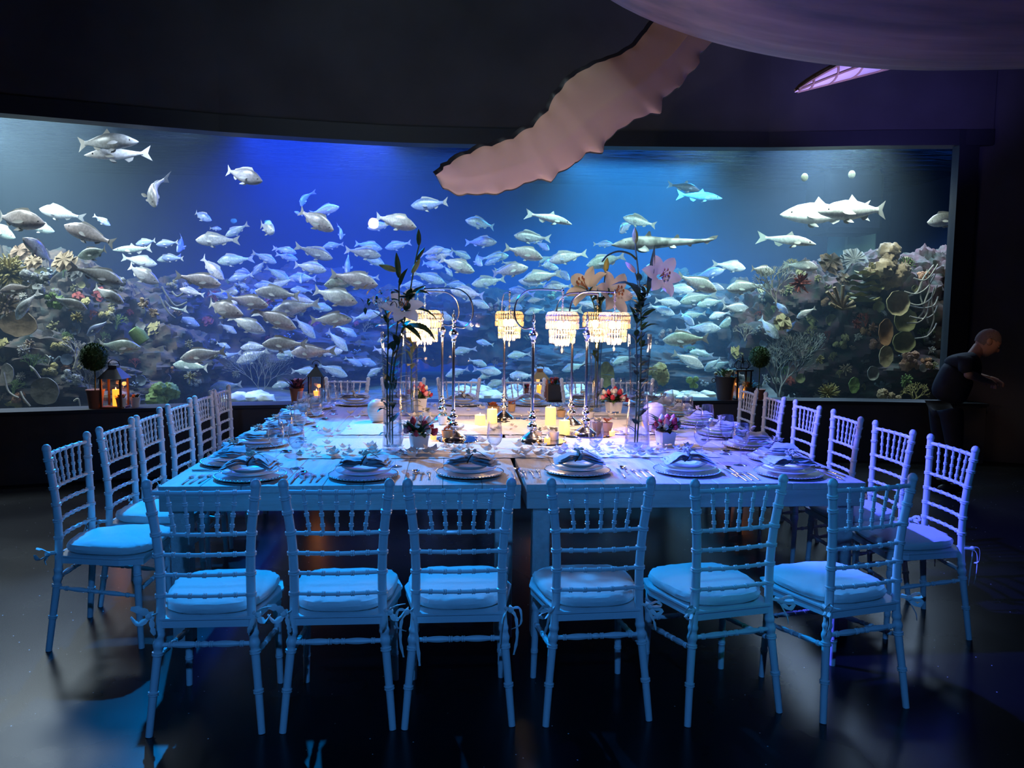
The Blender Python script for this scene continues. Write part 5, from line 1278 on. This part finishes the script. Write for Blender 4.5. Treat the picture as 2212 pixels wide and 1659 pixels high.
coral('sea_fan', 1609, 716, 9.3, 'small white sea fan left of the golden folded coral', mW, fan(40, 44, 18, 1.3, 5, .4))
coral('barrel_sponge', 1309, 810, 9.2, 'olive oval sponge behind the rightmost lamp pole', mOl, dish(17, 29, 9, .15))
coral('brain_coral', 1419, 806, 9.4, 'round olive brain coral right of the near right vase', mOl, lumps(17, 7, 13, .7))
coral('brain_coral', 1498, 828, 9.3, 'small round green coral left of the green bucket', mG, lumps(10, 5, 14, .7))
YL = 8.65
coral('polyp_coral', 20, 595, YL, 'golden yellow polyp coral at the far left edge', mY, tuft(42, 150, 2.4, 20, .2))
coral('polyp_coral', 14, 665, YL, 'brownish gold polyp coral below the golden one', mT, tuft(36, 90, 2.6, 21, .2))
coral('mushroom_coral', 45, 545, 8.9, 'brown mushroom coral on top of the left reef', mB, ruffle(20, 4, 22))
coral('mushroom_coral', 72, 566, YL, 'tan frilled mushroom coral on the left reef', mT, ruffle(18, 6, 23))
coral('mushroom_coral', 140, 566, YL, 'light brown lobed coral at the middle of left reef', mT, ruffle(24, 7, 24))
coral('mushroom_coral', 160, 590, YL, 'pale grey ringed coral beside a silver fish', mGr, ruffle(17, 5, 25))
coral('lumpy_coral', 95, 610, YL, 'grey-green lumpy coral in the left reef', mGr, lumps(30, 16, 26, .3))
coral('lumpy_coral', 120, 650, YL, 'dark green lumpy coral under the left school', mG, lumps(26, 14, 27, .3))
coral('lumpy_coral', 245, 610, 9.0, 'mottled grey coral at the right end of left reef', mGr, lumps(22, 14, 28, .3))
coral('dish_sponge', 43, 700, 8.55, 'large beige sponge disc in the left reef', mT, dish(36, 26, 29, .2))
coral('finger_coral', 310, 656, 8.95, 'tan finger coral, upper of two beside a grey fish', mT, tuft(14, 14, 3.4, 30, .1))
coral('finger_coral', 333, 676, 8.95, 'tan finger coral, lower of two beside a grey fish', mT, tuft(12, 12, 3.2, 31, .1))
coral('soft_coral', 372, 640, 9.2, 'curling grey soft coral behind the left school', mGr, ropes([[(-20, 0, -20), (-5, -5, 5), (10, -5, 20), (30, 0, 12)], [(-15, 0, 10), (0, -5, 25), (20, -5, 30)], [(-25, 0, 0), (-15, -5, 20), (-5, -5, 35), (5, 0, 45)], [(0, 0, -10), (12, -5, 0), (25, -5, -8)]], 2.0))
coral('yellow_tuft', 166, 686, YL, 'small ochre tuft coral in the left reef', mY, tuft(13, 40, 1.5, 32))
coral('stag_coral', 160, 762, 8.55, 'pale stag coral standing above the clay-potted topiary', mW, fan(60, 60, 33, 3, 5, .45, .4, .5))
coral('barrel_sponge', 298, 724, 8.9, 'green barrel sponge with a dark round opening', mG, lambda b, k: (b.tube([(12*k, 0, -14*k), (2*k, -2*k, 0), (-8*k, -8*k, 12*k)], [13*k, 15*k, 11*k], 16, cap=False), b.tube([(-8*k, -8*k, 12*k), (-3*k, -5*k, 5*k)], [8*k, 7*k], 16)))
coral('dish_sponge', 98, 845, 8.1, 'round grey disc sponge at the lower left', mGr, dish(28, 29, 34, .1))
coral('dish_sponge', 17, 806, 8.3, 'pale pointed sponge at the lower left edge', mW, dish(13, 20, 35, .2))
coral('whip_coral', 50, 830, 8.15, 'thin white curling whip coral at the lower left', mW, ropes([[(-38, 0, -25), (-30, -3, 10), (-20, -3, 22), (-10, 0, 28)], [(15, 0, -38), (25, -3, -30), (35, 0, -12)], [(-6, 0, 15), (2, -3, 30), (12, 0, 46)], [(100, 0, 35), (110, -3, 30), (112, 0, 45)]], 2))
coral('sea_fan', 564, 815, 10.0, 'fine dim sea fan behind the far left seats', mGr, fan(80, 90, 36, 1.0, 7, .3, .2))
coral('leaf_coral', 412, 815, 9.3, 'small ochre coral above the leftmost far seats', mOl, tuft(14, 30, 1.6, 37))
coral('gorgonian_bush', 200, 830, 8.3, 'feathery grey-green gorgonian behind the leftmost lantern', mGr, fan(60, 80, 38, 1.3, 6, .28, .3))
coral('lumpy_coral', 340, 850, 8.9, 'green mound on the tank floor right of leftmost lantern', mG, lumps(30, 10, 39, .5))
# pillar, shadow box and jellyfish in the tank
c = ony(1868, 440, 13.2); m_pill = P('green_pillar', (.16, .26, .17), .8, bump=.3, bscale=5)
struct('tank_pillar', MB().box((c.x, 13.6, 2.2), (.55, .7, 3.6), .03), m_pill)
c = ony(1820, 350, 13.0); struct('tank_shadow_box', MB().box((c.x, 12.9, 3.4), (1.0, .8, 1.0), .08), P('shadow_black', (.006, .007, .01), 1, spec=0))  # matte black box standing in for the dark shadow beside the pillar
for px, py, lab in ((1738, 383, 'small pale round fish seen head-on, upper right, left one'), (1840, 377, 'small pale round fish seen head-on, upper right, right one')):
    q = ony(px, py, 10.5); mb = MB(); mb.sphere((0, 0, 0), .048, 12, 10, (1, .8, 1.15)); thing('jellyfish', lab.replace('fish seen head-on', 'jellyfish drifting'), 'jellyfish', None, q, 0, mb.mesh('jellyfish', mOl))

# pale rubble on the tank floor
m_rub = P('pale_rubble', (.75, .8, .7), .9, bump=.5, bscale=30, var=.3, vscale=9)
rr_ = random.Random(40); RB = []
for k in range(4):
    mb = MB(); mb.sphere((0, 0, 0), .09, 12, 8, (1.3, 1, .6), lambda d, k=k: 1+.35*noise.noise(d*2+Vector((k*4, 0, 0)))); RB.append(mb.mesh('rubble_stone', m_rub))
spots_ = [(rr_.uniform(985, 1265), rr_.uniform(838, 862)) for _ in range(60)]+[(rr_.uniform(500, 600), rr_.uniform(856, 864)) for _ in range(8)]+[(rr_.uniform(1400, 1530), rr_.uniform(852, 861)) for _ in range(12)]
for k, (px, py) in enumerate(spots_):
    y = 8.85+(862-py)*.05+rr_.uniform(0, .3); q = ony(px, py, y); q.z = min(q.z, .62)
    o = thing('rubble_stone', 'pale stone lying on the bright tank floor', 'stone', 'pale rubble on the tank floor', q, rr_.uniform(0, 6), RB[k % 4]); s_ = rr_.uniform(.6, 1.3); o.scale = (s_, s_, s_)

# small encrusting colonies set on the rock faces, found by looking along rays from the room
bpy.context.view_layer.update(); DG = bpy.context.evaluated_depsgraph_get(); rs = random.Random(77)
def on_rock(px, py):
    o0 = EYE.copy(); d = ray(px, py).normalized(); left = 40
    for _ in range(12):
        ok, loc, nr, _i, hit, _m = SC.ray_cast(DG, o0, d, distance=left)
        if not ok: return None
        if hit.name.startswith('reef_rock'): return loc, nr
        if not (hit.name.startswith('window_1') or hit.name.startswith('tank_water')): return None
        o0 = loc+d*1e-3
    return None
def patch(kind, k, r, sd):
    b = MB(); q = random.Random(sd)
    if kind == 0: lumps(r, 9, sd, .4)(b, k)
    elif kind == 1: tuft(r, 34, 1.6, sd, .3)(b, k)
    elif kind == 2: ruffle(r, 5, sd)(b, k)
    elif kind == 3: dish(r*.8, r*.8, sd, .4)(b, k)
    elif kind == 4: fan(r*2, r*2.2, sd, 1.3, 5, .42, .4)(b, k)
    else: tubes([(q.uniform(-1, 1)*r, q.uniform(.4, 1.2)*r) for _ in range(6)], 2.6)(b, k)
    return b
KN_ = ['knobbly coral', 'tufted coral', 'folded coral', 'cup coral', 'branching coral', 'tube coral']; KI = ['knobbly_coral', 'tufted_coral', 'folded_coral', 'cup_coral', 'branching_coral', 'tube_coral']
CMS = [(mY, 'ochre'), (mT, 'tan'), (mG, 'green'), (mOl, 'olive'), (mGr, 'grey'), (mB, 'brown'), (mRd, 'red'), (mW, 'pale'), (mO, 'rust'), (mBl, 'slate')]
PT = [[patch(kd, 9.2/FPX, 13, 100+kd*7+v).mesh(KI[kd], CMS[(kd*3+v*4) % 10][0]) for v in range(3)] for kd in range(6)]
PCL = [[CMS[(kd*3+v*4) % 10][1] for v in range(3)] for kd in range(6)]
got = []
for box, n_, where in (((0, 560, 300, 870), 46, 'left reef'), ((300, 610, 800, 850), 30, 'dim reef behind the left school'), ((1640, 575, 2030, 855), 60, 'right reef'), ((1050, 640, 1600, 840), 22, 'dim reef behind the right school')):
    k = 0; tr = 0
    while k < n_ and tr < n_*12:
        tr += 1; px, py = rs.uniform(box[0], box[2]), rs.uniform(box[1], box[3]); h = on_rock(px, py)
        if not h or any(abs(px-a)+abs(py-c) < 20 for a, c, *_ in got): continue
        kd, v = rs.randrange(6), rs.randrange(3); o = ob(KI[kd], PT[kd][v], None, h[0]+h[1]*.02, (0, 0, rs.uniform(-.5, .5))); s_ = rs.uniform(.6, 1.35); o.scale = (s_, s_, s_)
        got.append((px, py, o, kd, PCL[kd][v], where)); k += 1
gg = {}
for g_ in got: gg.setdefault((g_[3], g_[4], g_[5]), []).append(g_)
for (kd, cl, where), L in gg.items():
    L.sort(key=lambda q: q[0])
    for k, q in enumerate(L): tag(q[2], 'small %s %s on the %s%s' % (cl, KN_[kd], where, '' if len(L) == 1 else ', %s from left' % ORD[k]), 'coral', 'small colonies on the reef')

# ------------------------------------------------------------------ whale model over the room
m_whale = P('whale_underside', (.36, .29, .33), .55, bump=.3, bscale=3, stretch=(.3, 2.6, 2.6), col2=(.15, .15, .20), vscale=2.0)
m_flip = P('flipper_underside', (.55, .41, .32), .6, bump=.1, bscale=4, var=.12, vscale=2); m_ftop = P('flipper_topside', (.015, .018, .024), .4)
WX, WY, WZ = 3.306, 4.9, 4.142
wh = thing('whale_model', 'giant grey whale model hanging from the ceiling over the right side', 'whale model', None, (WX, WY, WZ))
b = MB()
def wf(u, v):
    a = 2*pi*u; t = -1+2*v; x = t*(2.802 if t < 0 else 4.858); k = max(0, 1-t*t)**.5; g = 1+.006*sin(a*46)*(1 if sin(a) < 0 else 0)
    return Vector((x, 1.069*k*cos(a)*g, .982*k*sin(a)*g+.041*x))
b.grid(wf, 140, 48, closeu=True); ob('body', b.mesh('body', m_whale), wh)
up = [(1500, 20), (1424, 128), (1385, 175), (1340, 235), (1290, 290), (1180, 348), (1080, 378), (1020, 412), (960, 440), (890, 500), (830, 590), (770, 690), (690, 765), (600, 820), (510, 862), (405, 885), (310, 925), (220, 970), (160, 1012), (115, 1045)]
lo = [(1840, 190), (1750, 265), (1690, 312), (1690, 368), (1630, 432), (1560, 520), (1470, 575), (1455, 672), (1395, 672), (1310, 705), (1225, 755), (1130, 830), (1110, 905), (1010, 903), (960, 962), (850, 1022), (800, 1076), (720, 1060), (560, 1125), (480, 1148), (330, 1152), (240, 1155), (150, 1112), (115, 1045)]
def resamp(L, n):
    L = [Vector((x, y, 0)) for x, y in L]; d = [0]
    for a, c in zip(L, L[1:]): d.append(d[-1]+(c-a).length)
    out = []
    for i in range(n):
        s = d[-1]*i/(n-1)
        for j in range(len(d)-1):
            if s <= d[j+1]+1e-6: out.append(L[j].lerp(L[j+1], (s-d[j])/max(1e-9, d[j+1]-d[j]))); break
    return out
NU, NV = 170, 17; A, B2 = resamp(up, NU), resamp(lo, NU); vs = []; vt = []
def smooth(L, r=16):
    n = len(L); out = []
    for i in range(n): q = min(r, i, n-1-i); out.append(sum((L[k] for k in range(i-q, i+q+1)), Vector((0, 0, 0)))/(2*q+1))
    return out
As, Bs = smooth(A), smooth(B2)
def scal(i):
    t = i/(NU-1); e = abs(sin((t-.48)*pi*13)) if .48 < t < .97 else .3*abs(sin(t*pi*17)) if t < .48 else 0
    g = abs(sin(t*pi*19)) if .05 < t < .97 else 0
    return Vector((-7, -14, 0))*e, Vector((4, 9, 0))*g
for i in range(NU):
    t = i/(NU-1); yy = 5.55-.55*t
    for j in range(NV):
        s = j/(NV-1); q = As[i].lerp(Bs[i], s); sa, sb = scal(i); q = q+(sa+A[i]-As[i])*max(0, 1-s*4)**1.5+(sb+B2[i]-Bs[i])*max(0, 1-(1-s)*4)**1.5; w_ = (A[i]-B2[i]).length/2.765*yy/FPX; sec = sin(pi*s)**.6 if 0 < s < 1 else 0
        ridge = math.exp(-((s-.55)/.06)**2)*.02*(1-t)
        e = .008*sin(i*.5)*(abs(s-.5)*2)**6
        p = ony(900+q.x/2.765, q.y/2.765, yy+.10*s)
        vs.append(p-Vector(wh.location)+Vector((0, -w_*.10*sec-ridge+e, -w_*.05*sec)))
        vt.append(p-Vector(wh.location)+Vector((-.02*(1-s), .02+w_*.10*sec+e, .022*(1-s)-.006*s+w_*.05*sec)))
b = MB(); fs = [(i*NV+j, (i+1)*NV+j, (i+1)*NV+j+1, i*NV+j+1) for i in range(NU-1) for j in range(NV-1)]; b.add(vs, fs); b.mi = 1; b.add(vt, [f[::-1] for f in fs])
n0 = NU*NV; rim = [i*NV for i in range(NU)]; b.f += [(r0, n0+r0, n0+r1, r1) for r0, r1 in zip(rim, rim[1:])]; b.m += [1]*(NU-1)
rim = [i*NV+NV-1 for i in range(NU)]; b.f += [(r1, n0+r1, n0+r0, r0) for r0, r1 in zip(rim, rim[1:])]; b.m += [1]*(NU-1)
ob('flipper', b.mesh('flipper', [m_flip, m_ftop]), wh)['label'] = 'long scalloped flipper with pale underside and dark edge'
# ------------------------------------------------------------------ skin canoe
m_skin = P('translucent_hide', (.8, .75, .8), .5); m_cane = P('canoe_frame_wood', (.35, .25, .18), .6)
P0 = ony(1716, 200, 7.0); P1 = ony(2010, 124, 7.4); ax = (P1-P0).normalized(); kn = thing('hide_canoe', 'violet-lit hide canoe with wooden ribs hanging behind the whale', 'canoe', None, P0)
sd = ax.cross(Vector((0, 0, 1))).normalized(); upv = sd.cross(ax).normalized(); LC = 3.2
def hull(u, a, g=1.0):
    w_ = .30*sin(pi*min(1, u*1.0))**.7 if 0 < u < 1 else 0.004
    return ax*(u*LC)+sd*(w_*cos(a)*g)+upv*(w_*.8*(1-sin(a)*g))
b = MB(); b.grid(lambda u, v: hull(v, pi*u), 17, 40); b.grid(lambda u, v: hull(v, pi*u, .97), 17, 40); ob('hull', b.mesh('hull', m_skin), kn)
for a in (0, .6, 1.57, 2.5, pi):
    b = MB(); b.tube([hull(u/30*.98+.01, a, 1.02) for u in range(31)], .011, 6); ob('stringer', b.mesh('stringer', m_cane), kn)
for u in (.05, .12, .2, .3, .42, .55, .7, .85):
    b = MB(); b.tube([hull(u, pi*k/12, 1.02) for k in range(13)], .011, 6); ob('rib', b.mesh('rib', m_cane), kn)
    
# ------------------------------------------------------------------ person by the right wall
m_skinp = P('person_skin', (.42, .25, .17), .6, sss=.1); m_shirt = P('dark_shirt', (.02, .021, .026), .85, bump=.3, bscale=14); m_tr = P('dark_trousers', (.012, .012, .017), .85, bump=.3, bscale=10); m_hair = P('short_grey_hair', (.20, .16, .14), .9, bump=1, bscale=90); m_shoe = P('black_shoe', (.01, .01, .012), .4)
def skin_obj(name, verts, edges, rad, mat, parent, sub=2):
    me = bpy.data.meshes.new(name); me.from_pydata([tuple(v) for v in verts], edges, []); me.materials.append(mat)
    o = ob(name, me, parent); md = o.modifiers.new('skin', 'SKIN'); md.use_smooth_shade = True
    for i, r in enumerate(rad): 
        v = me.skin_vertices[0].data[i]; v.radius = r if hasattr(r, '__len__') else (r, r)
    me.skin_vertices[0].data[0].use_root = True
    s = o.modifiers.new('sub', 'SUBSURF'); s.levels = sub; s.render_levels = sub; return o
YP = 6.75
def pp(px, py, dy=0): return ony(px, py, YP+dy)
hip = pp(2040, 872); base = Vector((hip.x, YP, 0)); pe = thing('person', 'person in dark clothes leaning forward, head bowed, hands together', 'person', None, base)
Q = lambda px, py, dy=0: pp(px, py, dy)-base
ps = [Q(2042, 872), Q(2055, 835), Q(2075, 800), Q(2090, 782), Q(2104, 768), Q(2088, 790, -.17), Q(2086, 806, -.2), Q(2088, 790, .17), Q(2092, 808, .2)]
skin_obj('shirt', ps, [(0, 1), (1, 2), (2, 3), (3, 4), (3, 5), (5, 6), (3, 7), (7, 8)], [(.15, .17), (.15, .17), (.155, .17), (.10, .13), (.055, .055), (.065, .065), (.058, .058), (.065, .065), (.058, .058)], m_shirt, pe)
h = Q(2042, 872)
lg = [h+Vector((-.02, -.10, -h.z+.08)), h+Vector((.05, -.10, -.42)), h+Vector((.01, -.085, -.08)), h+Vector((0, 0, .03)), h+Vector((.01, .085, -.08)), h+Vector((.05, .10, -.42)), h+Vector((-.02, .12, -h.z+.08))]
skin_obj('trousers', [lg[3], lg[2], lg[1], lg[0], lg[4], lg[5], lg[6]], [(0, 1), (1, 2), (2, 3), (0, 4), (4, 5), (5, 6)], [(.11, .11), (.105, .105), (.068, .068), (.05, .05), (.105, .105), (.068, .068), (.05, .05)], m_tr, pe)
for s in (-1, 1):
    b = MB(); b.sphere((h.x+.04, s*.10, .045), .1, 14, 8, (1.35, .48, .45), lambda d: 1); b.v = [(x, y, max(0, z)) for x, y, z in b.v]; ob('shoe', b.mesh('shoe', m_shoe), pe)
def arm(sy, el, wr, pe):
    """forearm with palm, four fingers and thumb as one skinned chain"""
    d = (wr-el).normalized(); vs = [el, el.lerp(wr, .5), wr, wr+d*.05, ]; ed = [(0, 1), (1, 2), (2, 3)]; rd = [(.046, .046), (.04, .04), (.026, .026), (.022, .038)]
    sdv = Vector((0, 1, 0)); dn = d.cross(sdv).normalized()
    if dn.z > 0: dn = -dn
    for k in range(4):
        o0 = vs[3]+sdv*((k-1.5)*.018); ln = (.034, .04, .037, .028)[k]; i0 = len(vs)
        vs += [o0+d*.035, o0+d*(.035+ln)+dn*.012, o0+d*(.035+ln*1.3)+dn*.045]; ed += [(3, i0), (i0, i0+1), (i0+1, i0+2)]; rd += [(.0095, .0095), (.009, .009), (.0075, .0075)]
    i0 = len(vs); vs += [wr+d*.02-sdv*sy*.035+dn*.01, wr+d*.055-sdv*sy*.045+dn*.03]; ed += [(2, i0), (i0, i0+1)]; rd += [(.011, .011), (.009, .009)]
    skin_obj('forearm_and_hand', vs, ed, rd, m_skinp, pe)
arm(-1, Q(2086, 806, -.2), Q(2132, 823, -.08), pe); arm(1, Q(2092, 808, .2), Q(2134, 818, .06), pe)
# head: faces right and down, shaped from one surface
hd = MB(); HC = Q(2134, 741); fdir = Vector((.72, -.35, -.6)).normalized(); hup = Vector((.60, -.15, .78)); hup = (hup-fdir*hup.dot(fdir)).normalized(); hs = hup.cross(fdir).normalized()
def hf(d):
    # d in head space: x face, y side, z up
    x, y, z = d; k = 1.0
    k += .05*math.exp(-((z+.75)**2)*6)*(x > 0)*1 - .12*max(0, -z-.2)*max(0, -x+.2)
    k += .20*math.exp(-((z+.05)**2)*30-(y**2)*40)*(x > .5)      # nose
    k -= .05*math.exp(-((z-.18)**2)*50-((abs(y)-.32)**2)*40)*(x > .5)   # eye sockets
    k += .05*math.exp(-((z+.42)**2)*90-(y**2)*12)*(x > .5)      # lips
    k += .07*math.exp(-((z+.78)**2)*40-(y**2)*14)*(x > .2)      # chin
    return k
hd.sphere((0, 0, 0), 1, 40, 28, (1, 1, 1), hf)
Mh = Matrix((fdir, hs, hup)).transposed()
hd.v = [tuple(HC+Mh @ Vector((v[0]*.098, v[1]*.076, v[2]*.118))) for v in hd.v]
for s in (-1, 1):
    hd.sphere(HC+Mh @ Vector((-.008, s*.078, 0)), .03, 12, 8, (.9, .5, 1.1))
nk0, nk1 = HC+Mh @ Vector((-.03, 0, -.07)), Q(2100, 773); hd.tube([nk0, nk0.lerp(nk1, .5), nk1], [.052, .054, .06], 14)
ob('head', hd.mesh('head', m_skinp), pe)
for s in (-1, 1):
    b = MB(); b.sphere(HC+Mh @ Vector((.086, s*.028, .018)), .010, 8, 6); ob('eye', b.mesh('eye', m_eye), pe)
b = MB(); b.sphere((0, 0, 0), 1, 30, 20); b.v = [tuple(HC+Mh @ Vector((x*.103-.012, y*.082, z*.112+.016+.004*noise.noise(Vector((x, y, z))*5)))) for x, y, z in b.v if True]
keep = [i for i, f in enumerate(b.f)]
def okf(f):
    c = sum((Mh.transposed() @ (Vector(b.v[i])-HC) for i in f), Vector())/len(f); return c.z > .028+.55*max(0, c.x-.02) or (c.x < -.02 and c.z > -.045)
b.f = [f for f in b.f if okf(f)]; b.m = [0]*len(b.f); ob('hair', b.mesh('hair', m_hair), pe)
